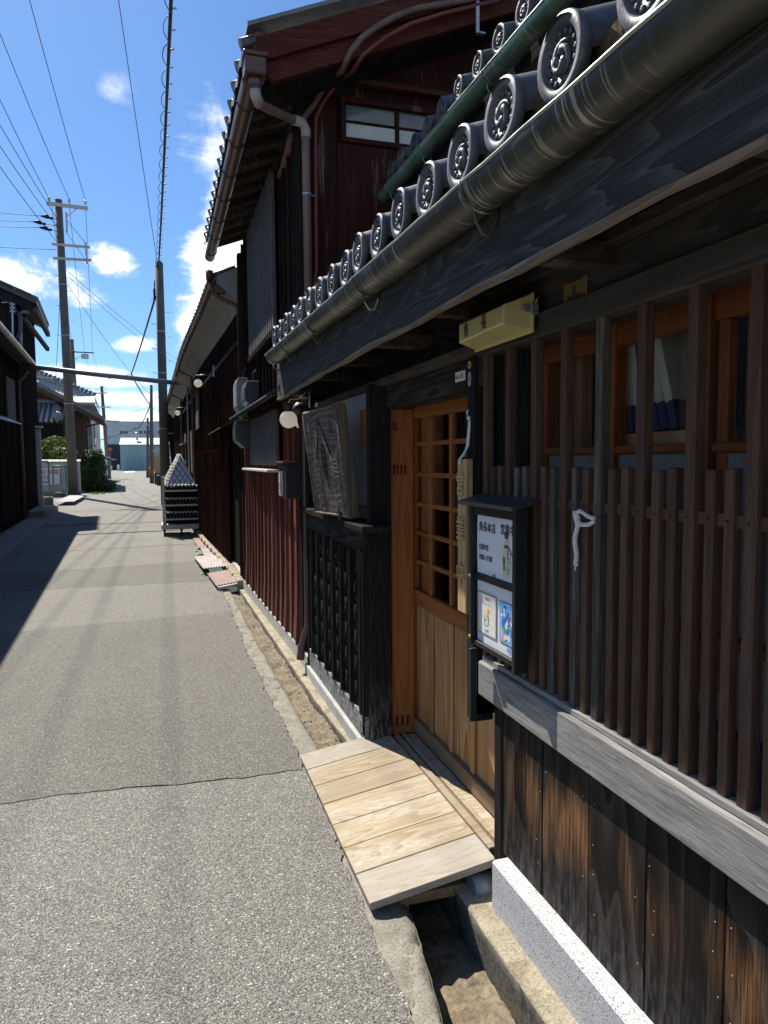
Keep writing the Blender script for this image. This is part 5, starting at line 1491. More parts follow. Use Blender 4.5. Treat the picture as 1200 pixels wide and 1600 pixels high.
# covers over the drain
def cover_sheet(label, cs, zs, mk, n, name='drain_cover', th=.012, amp=.007, group=None):
    """corrugated sheet, corners near-left, near-right, far-right, far-left; ridges run along the lane"""
    m = MB()
    c = [Vector((a, b, z)) for (a, b), z in zip(cs, zs)]
    def fn(u, v):
        p = (c[0] * (1 - v) + c[1] * v) * (1 - u) + (c[3] * (1 - v) + c[2] * v) * u
        return (p.x, p.y, p.z + amp * math.cos(v * n * 2 * math.pi))
    m.grid(fn, 4, n * 8)
    m.grid(lambda u, v: Vector(fn(0, v)) - Vector((0, 0, th * u)), 1, n * 8)
    m.grid(lambda u, v: Vector(fn(u, 0)) - Vector((0, 0, th * v)), 4, 1)
    return single(name, m, mk, label, 'drain cover', tuple(c[0]), group)
cover_sheet('reddish corrugated sheet, nearest of the drain covers, tilted on a steel tray', [(.575, 8.78), (1.03, 9.05), (1.03, 9.98), (.53, 9.85)], (.055, .07, .09, .05), 'corrred', 12)
cover_sheet('wide pale pink corrugated sheet over the drain by the dark doorway', [(.49, 9.98), (1.05, 10.15), (1.10, 11.65), (.43, 11.68)], (.10, .11, .07, .05), 'corr', 15)
cover_sheet('narrow pale corrugated strip beyond the wide pink drain cover', [(.60, 11.72), (.84, 11.72), (.80, 13.0), (.60, 13.0)], (.035,) * 4, 'corr', 12, amp=.004)
cover_sheet('pinkish corrugated strip over the drain just before the trolley', [(.56, 13.04), (.80, 13.04), (.74, 14.9), (.54, 14.9)], (.03,) * 4, 'corrred', 12, amp=.004)
m = MB(); m.beam((.60, 8.72, .035), (1.06, 9.0, .05), .045, .03); m.box(1.02, 1.06, 9.0, 9.35, .06, .16, .005); single('steel_tray', m, 'tray', 'pale steel angle under the near edge of the reddish drain cover', 'metal bar', (.8, 8.8, .03))
m = MB()
for k in range(26):
    y = 10 + rg.random() * 5; x = .47 + rg.random() * .1 + (y - 10) * .012; r = rg.uniform(.02, .045)
    m.lathe([(r * .3, .022), (r * .8, .016), (r, .0), (r * .9, -.01)], 6, (x, y, 0.0))
o_ = obj('rubble_edge', m, 'mortar', None); o_['kind'] = 'stuff'

# ================================================================ trolley of trays with the dimpled cones on top
tr = thing('tray_trolley', 'low wheeled metal trolley stacked with trays beside the storehouse wall', 'trolley', (.37, 16.0, 0))
X0, X1, T0, T1 = -.055, .755, 15.6, 16.5
m = MB(); m.box(X0 - .0, X1 + .04, T0, T1, .135, .235, .008); obj('base_frame', m, 'rackmetal', tr)
for x in (X0 + .03, X1 - .05):
    for y in (T0 + .02, T1 - .07):
        m = MB(); m.box(x, x + .055, y, y + .05, .236, 1.235, .006); obj('post', m, 'rackmetal', tr)
for z in (.345, .64, .945):
    m = MB(); m.box(X0 + .086, X1 - .051, T0 + .03, T0 + .055, z - .018, z + .018, .004); obj('rail', m, 'rackmetal', tr)
    m = MB(); m.box(X0 + .04, X0 + .075, T0 + .08, T1 - .08, z - .018, z + .018, .004); obj('rail', m, 'rackmetal', tr)
for z in (.50, .79, 1.06):
    m = MB(); m.grid(lambda u, v: (X0 + .088 + v * .665, T0 + .06 + u * .75, z + .013 * math.sin(v * 2 * math.pi * 9)), 1, 90); m.grid(lambda u, v: (X0 + .088 + v * .665, T0 + .058, z - .02 * u + .013 * math.sin(v * 2 * math.pi * 9)), 1, 90)
    obj('wavy_tray', m, 'rackmetal', tr)
    for k in range(10):
        m = MB(); m.box(X0 + .10 + k * .068, X0 + .13 + k * .068, T0 + .07, T1 - .1, z - .15, z - .03, .003); obj('slat_divider', m, 'darkmetal', tr)
m = MB(); m.box(X0 + .09, X1 - .055, T0 + .45, T1 - .09, .24, 1.0, .002); obj('stacked_trays', m, 'blackwood_y', tr)
for x in (X0 + .06, X1 - .05, .35):
    m = MB(); m.lathe([(.045, -.018), (.05, -.012), (.05, .012), (.045, .018)], 14, (x, T0 + .1, .052), 'X'); m.box(x - .03, x + .03, T0 + .07, T0 + .13, .10, .135, .003); obj('caster', m, 'rubber', tr)
for k, (dy, dx) in enumerate(((0, 0), (.16, -.03), (.32, -.05))):
    m = MB()
    A = Vector((.37 + dx, T0 + .38 + dy, 1.72)); L_ = Vector((.10 + dx, T0 + .12 + dy, 1.085)); Rr = Vector((.655 + dx, T0 + .12 + dy, 1.085)); Bk_ = Vector((.02 + dx, T0 + .62 + dy, 1.085))
    def sheet(P, Q, S, bumps):
        n = 44
        nrm = (Q - P).cross(S - P).normalized()
        if nrm.y > 0 and bumps: nrm = -nrm
        def fn(u, v):
            p = P + (Q - P) * u + ((S - P) + (Q - Q)) * 0
            q = (Q + (S - Q) * v) * u + P * (1 - u)
            d = 0
            if bumps and .12 < u < .97:
                row = u * 7; cx = (v - .5) * u * 5 + (.5 if int(row) % 2 else 0)
                fr, fc = row % 1 - .5, (cx % 1) - .5
                d = .007 * max(0, 1 - (fr * fr * 5 + fc * fc * 5))
            return q + nrm * d
        m.grid(fn, n, n)
    sheet(A, L_, Rr, True)
    obj('dimpled_face', m, 'dimple', tr) if False else None
    cn = single('dimpled_cone', m, 'dimple', ['dimpled grey metal pyramid, front one on top of the trolley', 'dimpled grey metal pyramid, middle one on top of the trolley', 'dimpled grey metal pyramid, rearmost on top of the trolley'][k], 'metal pyramid', tuple(A), 'dimpled pyramids on the trolley')
    m = MB(); sheet(A, Bk_, L_, False); sheet(A, Rr, Vector((.60 + dx, T0 + .62 + dy, 1.085)), False)
    for q in range(9):
        m.beam(A + (L_ - A) * (q + .6) / 10 + Vector((-.012, 0, 0)), A + (Bk_ - A) * (q + .6) / 10, .01, .014)
    m.tube([A, L_], .008, 6); m.tube([A, Rr], .006, 6)
    obj('side_face', m, 'rackmetal', cn)

# ================================================================ utility poles and wires
def pole(base, top, r0, r1, label, group='utility poles along the lane', steps=True):
    t = thing('utility_pole', label, 'utility pole', base, group)
    m = MB(); m.tube([base, tuple(Vector(base).lerp(Vector(top), .5)), top], [r0, (r0 + r1) / 2, r1], 20); obj('shaft', m, 'polecon', t)
    if steps:
        m = MB(); b_, t_ = Vector(base), Vector(top)
        for k in range(14):
            f = .25 + k * .05; p = b_.lerp(t_, f); s_ = 1 if k % 2 else -1; rr = r0 + (r1 - r0) * f
            m.tube([p + Vector((s_ * rr * .9, 0, 0)), p + Vector((s_ * (rr + .16), 0, 0)), p + Vector((s_ * (rr + .16), 0, .03))], .009, 5)
        obj('step_bolt', m, 'darkmetal', t)['kind'] = 'stuff'
        for f in (.32, .55, .72):
            p = b_.lerp(t_, f); rr = r0 + (r1 - r0) * f
            m = MB(); m.lathe([(rr + .008, -.02), (rr + .012, 0), (rr + .008, .02)], 18, p); obj('band', m, 'metal', t)
    return t
p1 = pole((-3.89, 35.3, 0), (-4.045, 35.3, 13.12), .215, .155, 'tall concrete utility pole with three crossarms at the left of the lane')
def arm(t, a, b, s=.10, mk='rackmetal'):
    m = MB(); m.beam(a, b, s, s); return obj('crossarm', m, mk, t)
arm(p1, (-4.50, 35.1, 12.86), (-2.82, 35.1, 12.80), .14); arm(p1, (-4.36, 35.12, 11.14), (-2.80, 35.12, 11.12)); arm(p1, (-4.32, 35.12, 10.54), (-2.76, 35.12, 10.56))
m = MB(); m.beam((-2.98, 35.05, 11.32), (-2.94, 35.05, 10.36), .07, .07, (0, 1, 0)); obj('bracket', m, 'rackmetal', p1)
m = MB(); m.beam((-3.72, 35.1, 12.55), (-3.72, 35.1, 11.7), .07, .12, (0, 1, 0)); m.tube([(-3.7, 35.05, 12.35), (-3.25, 35.08, 12.78)], .02, 6); obj('bracket', m, 'rackmetal', p1)
for x in (-4.40, -3.58, -2.92):
    m = MB(); m.lathe([(.03, 0), (.07, .03), (.04, .06), (.075, .10), (.04, .13), (.06, .17), (.03, .22)], 10, (x, 35.1, 12.93)); obj('insulator', m, 'insul', p1)
for (x, z) in ((-4.42, 12.22), (-4.72, 11.95), (-4.48, 11.72)):
    m = MB(); m.tube([(x - .32, 34.9, z + .02), (x - .05, 34.95, z + .03), (x + .02, 35, z)], [.03, .10, .05], 8); m.tube([(x + .02, 35, z), (x + .16, 35.02, z)], [.06, .06], 8); m.tube([(x + .16, 35, z), (-4.1, 35.2, z)], .015, 5); obj('strain_insulator', m, 'skin', p1)
p2 = pole((.09, 27.0, 0), (.095, 27.0, 8.55), .175, .135, 'grey concrete utility pole behind the trolley on the right')
m = MB(); m.box(-.13, -.05, 26.82, 26.9, 7.22, 7.62, .02); m.tube([(-.09, 26.86, 7.6), (-.07, 26.86, 7.9)], .02, 6); obj('joint_box', m, 'skin', p2)
m = MB(); m.lathe([(.08, 0), (.09, .04), (.02, .08)], 10, (.1, 27, 8.55)); obj('cap', m, 'darkmetal', p2)
p3 = pole((-.76, 55, 0), (-.60, 55, 7.1), .16, .10, 'slim concrete pole far down the lane, nearer of the far pair', steps=False)
m = MB(); m.lathe([(.165, -.3), (.168, .3)], 14, (-.75, 55, .9)); obj('warning_band', m, 'poleband', p3)
p4 = pole((-1.40, 75, 0), (-1.26, 75, 5.9), .17, .11, 'slim concrete pole far down the lane, farther of the far pair', steps=False)
arm(p4, (-1.85, 74.8, 5.2), (-.9, 74.8, 5.2), .08)
p5 = pole((-5.05, 75, 0), (-5.40, 75, 8.9), .2, .14, 'leaning concrete pole with crossarms beside the pale far houses', steps=False)
arm(p5, (-5.9, 74.8, 8.2), (-4.9, 74.8, 8.25), .1); arm(p5, (-6.0, 74.8, 6.9), (-4.6, 74.8, 6.9), .1); arm(p5, (-5.6, 74.8, 5.6), (-4.7, 74.8, 5.6), .08)
p6 = pole((-5.9, 58, 0), (-6.12, 58, 10.6), .2, .14, 'utility pole with a transformer box mostly behind the tall pole', steps=False)
arm(p6, (-6.1, 57.8, 9.68), (-4.6, 57.8, 9.66), .08, 'darkmetal')
m = MB(); m.box(-5.5, -4.98, 57.7, 58.0, 9.2, 9.55, .05); m.tube([(-6.0, 57.8, 9.1), (-5.2, 57.8, 9.6)], .025, 6); obj('transformer', m, 'rackmetal', p6)

def wire(a, b, sag=.3, r=.012, lab='thin black overhead wire', mk='skin', group='overhead wires', n=14):
    a, b = Vector(a), Vector(b)
    pts = [a.lerp(b, k / n) - Vector((0, 0, sag * 4 * (k / n) * (1 - k / n))) for k in range(n + 1)]
    rr_ = [max(.0022, min(r, .00042 * p.length)) for p in pts]
    m = MB(); m.tube(pts, rr_, 5)
    return single('overhead_wire', m, mk, lab, 'wire', tuple(a), group)
fan = [((-2.4, 8.2, 11.9), (-2.92, 35.1, 13.15), 'wire fanning from upper left to the right end of the tall pole top crossarm'),
       ((-3.4, 10, 11.6), (-3.58, 35.1, 13.12), 'wire fanning from upper left to the middle insulator of the tall pole'),
       ((-4.0, 11, 11.5), (-4.40, 35.1, 13.1), 'wire fanning from upper left to the left insulator of the tall pole'),
       ((-4.5, 12, 11.2), (-4.1, 35.2, 12.25), 'wire in the left bundle ending just under the tall pole top crossarm'),
       ((-4.9, 13, 11.0), (-4.12, 35.2, 11.9), 'wire in the left bundle ending beside the black strain insulators'),
       ((-5.2, 14, 10.9), (-4.1, 35.2, 11.2), 'lowest wire of the bundle from upper left, ending at the middle crossarm')]
for a, b, lab in fan:
    a, b = Vector(a), Vector(b)
    wire(a, b, .25, .013, lab)
for a, b, lab in (((-9.4, 34.6, 12.28), (-4.74, 34.9, 12.24), 'level wire from the left into the upper strain insulator'), ((-9.4, 34.6, 11.85), (-5.04, 34.9, 11.97), 'level wire from the left into the outermost strain insulator'),
                  ((-9.4, 34.6, 11.55), (-4.8, 34.9, 11.74), 'level wire from the left into the lower strain insulator'), ((-9.4, 34.6, 10.75), (-4.2, 35.2, 10.94), 'level black cable from the left to the middle crossarm of the tall pole')):
    wire(a, b, .06, .014, lab)
for a, b, s_, lab in (((-3.58, 35.1, 12.8), (-5.24, 57.8, 9.75), .3, 'wire from the tall pole down to the transformer arm, left one'), ((-2.92, 35.1, 12.8), (-4.68, 57.8, 9.75), .3, 'wire from the tall pole down to the transformer arm, right one'),
                      ((-4.3, 35.1, 12.8), (-6.0, 57.8, 9.75), .3, 'wire from the tall pole to the transformer arm, behind the pole'),
                      ((-3.7, 35.1, 12.2), (-2.96, 35.05, 11.25), .0, 'short slanting jumper from pole to bracket, upper'), ((-3.75, 35.1, 11.7), (-2.94, 35.05, 10.45), .0, 'short slanting jumper from pole to bracket, lower'),
                      ((-3.74, 35.2, 10.0), (1.9, 62, 9.6), .2, 'long service wire sloping right from the tall pole, upper'), ((-3.75, 35.2, 9.8), (1.9, 62, 9.25), .3, 'long service wire sloping right from the tall pole, lower'),
                      ((-3.75, 35.2, 9.4), (-.66, 55, 6.4), .3, 'wire sloping from the tall pole to the slim far pole'),
                      ((-5.24, 57.8, 9.6), (-5.7, 74.8, 8.3), .15, 'far wire between the transformer and leaning pole, left'), ((-4.68, 57.8, 9.6), (-5.0, 74.8, 8.3), .15, 'far wire between the transformer and leaning pole, right'),
                      ((-.62, 55, 6.9), (-1.28, 75, 5.7), .1, 'far wire between the two slim poles'), ((-5.0, 74.8, 6.9), (-.7, 55, 5.6), .5, 'far wire crossing the sky above the warehouse, upper'), ((-4.8, 74.8, 5.6), (-1.3, 75, 5.0), .35, 'far wire crossing the sky above the warehouse, lower'),
                      ((-.6, 55, 5.6), (.45, 31, 3.9), .3, 'service wire from the slim pole to the storehouse end'), ((-4.3, 34, 4.9), (-4.1, 35.2, 9.2), .0, 'vertical drop wire beside the tall pole'),
                      ((-9, 40, 6.3), (-3.95, 35.3, 5.3), .1, 'faint level wire left of the tall pole above the pipe')):
    wire(a, b, s_, .011, lab)
# suspended cable with spiral hanger
ca = [Vector((.47 - .0145 * y, y, 8.08 + .0019 * (y - 13.5) ** 2)) for y in [-6 + k * 1.1 for k in range(31)]]
ca[-1] = Vector((.0, 26.95, 8.40))
m = MB(); m.tube(ca, .028, 8); cb = single('spiral_cable', m, 'skin', 'thick black cable with spiral hanger loops running overhead to the right pole', 'cable', tuple(ca[0]), 'overhead wires')
m = MB(); pts = []
for k in range(900):
    t = k / 899 * 29.5; i0 = int(t); p = ca[i0].lerp(ca[i0 + 1], t - i0)
    a = k * .30
    pts.append(p + Vector((-.035 + .060 * math.cos(a), 0, .060 * math.sin(a))))
m.tube(pts, .0075, 4, 0, False); obj('spiral_hanger', m, 'wiregrey', cb)
m = MB()
for k in range(60):
    t = k / 59 * 29.0; i0 = int(t); p = ca[i0].lerp(ca[i0 + 1], t - i0)
    m.tube([p + Vector((.02, 0, .02)), p + Vector((.085, 0, .03))], [.012, .018], 6)
o_ = obj('hanger_clip', m, 'insul', cb); o_['kind'] = 'stuff'
wire((-.62, 2, 7.6), (.04, 26.95, 8.5), .1, .009, 'thin wire from above converging on the right pole top')
for a, b in (((-.06, 26.9, 7.35), (-1.59, 45, 6.69)), ((-1.59, 45, 6.69), (-.72, 55, 5.66)), ((-.72, 55, 5.66), (-1.75, 66, 4.6)), ((-1.75, 66, 4.6), (-6.5, 75, 3.5))):
    m = MB(); a, b = Vector(a), Vector(b); m.tube([a.lerp(b, k / 8) - Vector((0, 0, .35 * (k / 8) * (1 - k / 8))) for k in range(9)], .035, 6)
    single('thick_cable', m, 'skin', {27: 'thick black cable dropping from the right pole towards the sky over the lane', 45: 'thick black cable sloping from mid air to the slim far pole', 55: 'thick black cable running from the slim far pole over the shed roof', 66: 'sagging thick cable in front of the far white warehouse'}[round(a.y)], 'cable', tuple(a), 'overhead wires')
wire((-1.59, 45, 6.69), (-2.9, 45.5, 6.45), .0, .02, 'short stay bar at the cable bend over the lane')

# pipe spanning the lane
m = MB(); m.tube([(-3.30, 20.0, 3.985), (-1.45, 20.0, 3.80), (.52, 20.0, 3.63)], .062, 12); single('crossing_pipe', m, 'steelpipe', 'grey steel pipe spanning the lane from the left house to the storehouse', 'pipe', (-1.45, 20, 3.8))
# ================================================================ black house on the left
lh = thing('black_house', 'black boarded house on the left with tiled lean-to eave and taller gabled block behind', 'building', (-3.6, 20, 0))
XL = lambda y: -3.55 - .055 * (y - 20)         # street face of the front block
XE = lambda y: XL(y) + .43
y = 6.0
while y < 21.5:
    y1 = min(y + .30, 21.6)
    door_ = 15.4 < y < 17.6
    m = MB(); m.box(XL(y) - .03, XL(y), y + .002, y1 - .002, 2.45 if door_ else .16, 4.15, .003); obj('board', m, 'darkslat', lh)
    if y > 13 and not door_:
        m = MB(); m.box(XL(y), XL(y) + .02, y - .014, y + .014, .18, 4.1, .003); obj('batten', m, 'darkslat', lh)
    y += .30
m = MB(); m.poly([(XL(6) - .04, 6, 0), (XL(21.6) - .04, 21.6, 0), (XL(21.6) - .04, 21.6, 4.3), (XL(6) - .04, 6, 4.3)]); m.poly([(XL(21.6) - .02, 21.62, 0), (-12, 21.62, 0), (-12, 21.62, 6.6), (XL(21.6) - .02, 21.62, 4.35)]); m.poly([(XL(6), 6, 0), (-12, 6, 0), (-12, 6, 6.6), (XL(6), 6, 4.3)])
obj('inner_wall', m, 'blackwood', lh)
m = MB(); m.prism([(XL(16.5) - .02, 2.6), (XL(16.5) + .30, 2.45), (XL(16.5) + .30, 2.43), (XL(16.5) - .02, 2.55)], 14.8, 18.3, 'Y'); obj('door_pent', m, 'metal', lh)
m = MB(); m.box(XL(19) + .0, XL(19) + .05, 18.9, 19.9, 2.6, 3.6, .004); obj('shutter', m, 'greypanel', lh)
m = MB()
m.grid(lambda u, v: (XE(6 + 15.75 * u) - 4.5 * v, 6 + 15.75 * u, 4.12 + .46 * 4.5 * v), 4, 2); m.grid(lambda u, v: (XE(6 + 15.75 * u) - 4.5 * v, 6 + 15.75 * u, 4.04 + .46 * 4.5 * v), 4, 2)
obj('roof_tiles', m, 'tile', lh)
m = MB(); m.poly([(XE(6), 6, 4.04), (XE(21.75), 21.75, 4.04), (XE(21.75), 21.75, 4.12), (XE(6), 6, 4.12)]); obj('eave_board', m, 'blackwood_y', lh)
e0 = None
for k in range(60):
    y = 6.1 + k * .262
    p = (XE(y) + .015, y, 4.14)
    if e0 is None:
        m = MB(); m.tube([(p[0], p[1], p[2]), (p[0] - .3, p[1], p[2] + .138)], [.062, .06], 12); m.lathe([(.07, -.012), (.07, .012), (.04, .014)], 12, p, 'X'); e0 = obj('eave_tile', m, 'tile', lh); q0 = p
    else:
        inst(e0, lh, (p[0] - q0[0], p[1] - q0[1], 0))
m = MB(); m.tube([(XL(20.9) + .28, 20.9, 3.98), (XL(20.9) + .20, 20.9, 3.80), (XL(20.9) + .07, 20.9, 3.70), (XL(20.9) + .07, 20.9, .1)], .055, 10); obj('downpipe', m, 'pvcbrown', lh)
m = MB(); m.box(XL(21.6) - .12, XL(21.6) + .03, 21.44, 21.62, .1, 4.2, .005); obj('corner_post', m, 'blackwood', lh)
m = MB(); m.tube([(XE(6) + .06, 6, 4.05), (XE(13) + .06, 13, 4.06), (XE(21.6) + .06, 21.6, 4.07)], .07, 10); obj('brown_gutter', m, 'pvcbrown', lh)
# taller block behind
XB = lambda y: -3.76 - .07 * (y - 23.3)
zb = lambda x: 6.22 - .43 * (x + 3.33)
x = XB(23.3); k = 0
while x > -9.5:
    m = MB(); m.prism([(x, .1), (x, zb(x) - .06), (x - .298, zb(x - .298) - .06), (x - .298, .1)], 23.28 - .006 * (k % 2), 23.32, 'Y'); obj('gable_board', m, 'darkslat', lh); x -= .30; k += 1
m = MB(); m.poly([(XB(23.3), 23.3, 0), (XB(27.3), 27.3, 0), (XB(27.3), 27.3, 6.0), (XB(23.3), 23.3, 6.0)]); m.poly([(XB(27.3), 27.3, 0), (-10, 27.3, 0), (-10, 27.3, 9), (XB(27.3), 27.3, 6.3)]); obj('side_wall', m, 'blackwood', lh)
m = MB(); m.poly([(XB(21.6), 21.6, 0), (XB(23.3), 23.3, 0), (XB(23.3), 23.3, 4.3), (XB(21.6), 21.6, 4.3)]); obj('link_wall', m, 'blackwood', lh)
def skew(y): return -.07 * (y - 23.2)
m = MB()
b = 0
for (ya, yb) in ((22.95, 27.55),):
    P = []
    for yy in (ya, yb):
        for (xx, dz) in ((-3.33, 0), (-9.8, 0), (-9.8, -.13), (-3.33, -.13)):
            P.append((xx + skew(yy), yy, zb(xx) + dz + .02))
    m.v = P
    for q in ((0, 1, 2, 3), (4, 7, 6, 5), (0, 4, 5, 1), (1, 5, 6, 2), (2, 6, 7, 3), (3, 7, 4, 0)): m.face(q)
obj('upper_roof', m, 'tile', lh)
for k in range(17):
    y = 23.0 + k * .265
    m = MB(); m.tube([(-3.30 + skew(y), y, 6.25), (-3.6 + skew(y), y, 6.38)], [.06, .058], 10); obj('eave_tile', m, 'tile', lh)
for k in range(14):
    x = -3.45 - k * .45
    m = MB(); m.box(x - .44, x, 22.90, 23.08, 0, .07, .01); m.v = [(a + skew(b_), b_, zb(a) + .03 + c) for a, b_, c in m.v]; obj('verge_tile', m, 'tile', lh)
m = MB(); m.prism([(-3.42, zb(-3.42) - .14), (-9.8, zb(-9.8) - .14), (-9.8, zb(-9.8) - .38), (-3.5, zb(-3.5) - .36)], 23.02, 23.07, 'Y'); obj('barge_board', m, 'blackwood_y', lh)
m = MB(); m.beam((-3.40, 23.15, 5.98), (-3.62, 27.3, 5.95), .12, .16); m.beam((-3.72, 23.35, 5.75), (-3.42, 25.6, 5.2), .10, .12); obj('eave_rail', m, 'greypanel', lh)
m = MB(); m.tube([(-3.80, 23.2, 5.85), (-3.82, 23.2, 4.3)], .05, 8); m.tube([(-3.80, 23.2, 5.85), (-3.7, 23.2, 5.92), (-3.55, 23.2, 5.92)], .05, 8); obj('grey_downpipe', m, 'steelpipe', lh)
ib = thing('insulator_bracket', 'pale metal service bracket with white insulators on the left house gable', 'bracket', (-3.98, 23.1, 5.0))
m = MB(); m.beam((-3.97, 23.1, 6.15), (-4.0, 23.1, 4.75), .05, .05, (0, 1, 0)); m.beam((-4.25, 23.1, 6.12), (-3.82, 23.1, 6.16), .03, .03); obj('bar', m, 'metal', ib)
for k in range(4):
    for s_ in (-.04, .05):
        m = MB(); m.lathe([(.02, -.03), (.035, -.015), (.022, 0), (.035, .015), (.02, .03)], 8, (-3.97 + s_, 23.06, 6.18 - k * .10)); obj('insulator', m, 'insul', ib)
m = MB()
for k, s_ in enumerate((.28, .36, .2)):
    m.tube([(-3.93, 23.05, 6.05 - .08 * k), (-3.93 + s_ * .6, 23.05, 5.75), (-3.93 + s_ * .55, 23.05, 5.35), (-3.97, 23.05, 4.95)], .012, 5)
m.tube([(-3.98, 23.05, 6.1), (-4.2, 23.0, 6.2), (-4.6, 22.5, 6.6)], .014, 5)
obj('cable_loop', m, 'wiregrey', ib)
m = MB(); m.beam((-4.75, 22.2, 4.42), (-3.92, 22.6, 4.86), .06, .09); obj('strut', m, 'metal', lh)
# slabs in front
for k in range(7):
    y = 12.2 + k * 1.25
    m = MB(); m.box(XL(y) + .05, XL(y) + .62, y, y + 1.235, -.03, .03, .008)
    single('paving_slab', m, 'slab', ['grey slab nearest of the row in front of the left house', 'grey slab, second of the row before the left house', 'grey slab, third of the row before the left house', 'grey slab, fourth of the row before the left house', 'grey slab before the left doorway, fifth of the row', 'grey slab, last but one before the left house corner', 'grey slab at the left house corner under the downpipe'][k], 'paving slab', (XL(y) + .3, y, 0), 'slabs along the left house')
m = MB(); m.box(-4.2, -3.28, 22.6, 25.4, -.02, .16, .02); single('door_step', m, 'slab', 'low concrete step at the far corner of the left house', 'step', (-3.8, 24, 0))
zp = thing('zinc_panel', 'tall pale zinc sheet panel standing at the far corner of the left house', 'panel', (-3.85, 26, .1))
m = MB(); m.box(-4.06, -3.79, 25.9, 25.95, .12, 2.66, .006); obj('sheet', m, 'zinc', zp)
m = MB(); m.box(-4.1, -4.06, 25.86, 25.98, .12, 2.7, .006); m.box(-4.2, -3.72, 25.7, 26.1, 2.70, 2.76, .01); obj('frame', m, 'mortar', zp)

# cream wall, gate, notice, lid
cw = thing('cream_wall', 'cream rendered garden wall with tiled coping behind the tall pole', 'wall', (-5, 36, 0))
m = MB(); m.box(-9.5, -3.66, 36.0, 36.15, .22, 1.60, .01); obj('render', m, 'wallcream', cw)
m = MB(); m.box(-9.5, -3.65, 35.97, 36.18, -.05, .2195, .01); obj('plinth', m, 'slab', cw)
for k in range(20):
    x = -3.62 - k * .30
    m = MB(); m.prism([(35.93, 1.61), (36.075, 1.70), (36.22, 1.61), (36.22, 1.585), (35.93, 1.585)], x - .294, x, 'X'); obj('coping_tile', m, 'tilefar', cw)
gt_ = thing('green_gate', 'green mesh gate frames in front of the cream wall', 'gate', (-4.2, 29, 0))
def frame_(x0, x1, y, z0, z1):
    m = MB(); r = .03
    m.tube([(x0, y, z0), (x0, y, z1)], r, 8); m.tube([(x1, y, z0), (x1, y, z1)], r, 8); m.tube([(x0, y, z1), (x1, y, z1)], r, 8); m.tube([(x0, y, z0 + .1), (x1, y, z0 + .1)], r * .8, 8)
    obj('frame', m, 'greenframe', gt_)
    m = MB(); k = x0
    while k < x1:
        a = min(x1 - k, .45)
        m.tube([(k, y, z0 + .1), (k + a, y, z0 + .1 + a)], .004, 4); m.tube([(k + a, y, z0 + .1), (k, y, z0 + .1 + a)], .004, 4); k += .09
    k = z0 + .1
    obj('mesh', m, 'greenframe', gt_)
frame_(-5.2, -4.02, 29.0, .25, 1.60); frame_(-4.0, -3.54, 29.9, .30, 1.42)
m = MB(); m.box(-5.4, -3.92, 28.6, 29.2, -.02, .30, .02); single('gate_footing', m, 'slab', 'low concrete block under the green gate', 'concrete block', (-4.5, 29, 0))
sg = thing('parking_notice', 'white notice with red and blue writing on the cream wall behind the green gate', 'notice', (-4.9, 35.9, 1))
m = MB(); m.box(-5.75, -4.52, 35.90, 35.93, .55, 1.32, .004); obj('board', m, 'paper', sg)
def front_text(s, x, y, z, size, mk):
    t = text_mb(s, size); t.v = [(x + a, y, z + b) for a, b, c in t.v]; return obj('lettering', t, mk, sg)
front_text('駐車場', -5.32, 35.895, 1.04, .25, 'redink'); front_text('073', -5.34, 35.895, .80, .24, 'navyink'); front_text('-0064', -5.35, 35.895, .62, .15, 'navyink')
m = MB(); m.grid(lambda u, v: (-3.72 + v * .62 + .10 * u * 0 - u * .1, 28.2 + u * 5.0, .16 - .02 * v + .01 * math.sin(v * 40)), 2, 60); single('grey_lid', m, 'rackmetal', 'pale corrugated sheet lying on the ground at the foot of the tall pole', 'metal sheet', (-3.5, 30, .1))

# planting
def leaf_cloud(name, centre, rad, n, size, mk, label, cat, seed, blobs=None, trunk=True):
    r = random.Random(seed); t = thing(name, label, cat, centre)
    m = MB(); c = Vector(centre)
    bl = blobs or [(Vector((0, 0, rad[2])), Vector(rad))]
    for k in range(n):
        bc, br = bl[r.randrange(len(bl))]
        d = Vector((r.gauss(0, 1), r.gauss(0, 1), r.gauss(0, 1))).normalized()
        rr = r.uniform(.78, 1.06) * (1 + .10 * math.sin(d.x * 7 + seed) + .08 * math.sin(d.z * 9))
        p = c + Vector(bc) + Vector((d.x * br.x, d.y * br.y, d.z * br.z)) * rr
        if p.z < .02: p.z = r.uniform(.02, .15)
        nrm = (d + Vector((r.gauss(0, .5), r.gauss(0, .5), r.gauss(.2, .5)))).normalized()
        a = nrm.cross(Vector((r.gauss(0, 1), r.gauss(0, 1), r.gauss(0, 1)))).normalized(); b = nrm.cross(a)
        s_ = size * r.uniform(.6, 1.3)
        q = len(m.v)
        m.v += [tuple(p - a * s_), tuple(p + b * s_ * .6 + nrm * s_ * .2), tuple(p + a * s_ * 1.1), tuple(p - b * s_ * .6 + nrm * s_ * .2)]
        m.face((q, q + 1, q + 2, q + 3))
    o = obj('leaves', m, mk, t)
    m = MB(); bi = Vector(bl[0][0])
    m.tube([c, c + Vector((.05, 0, bi.z * .6)), c + bi], [.09, .06, .02], 7)
    for bc, br in bl[:6]:
        m.tube([c + Vector((0, 0, .25)), c + Vector(bc)], [.05, .015], 6)
        # dark heart of twigs
        for k in range(5):
            d = Vector((r.uniform(-1, 1), r.uniform(-1, 1), r.uniform(-.6, 1)))
            m.tube([c + Vector(bc), c + Vector(bc) + Vector((d.x * br.x, d.y * br.y, d.z * br.z)) * .8], [.02, .006], 4)
    obj('branches', m, 'bark', t)
    return t
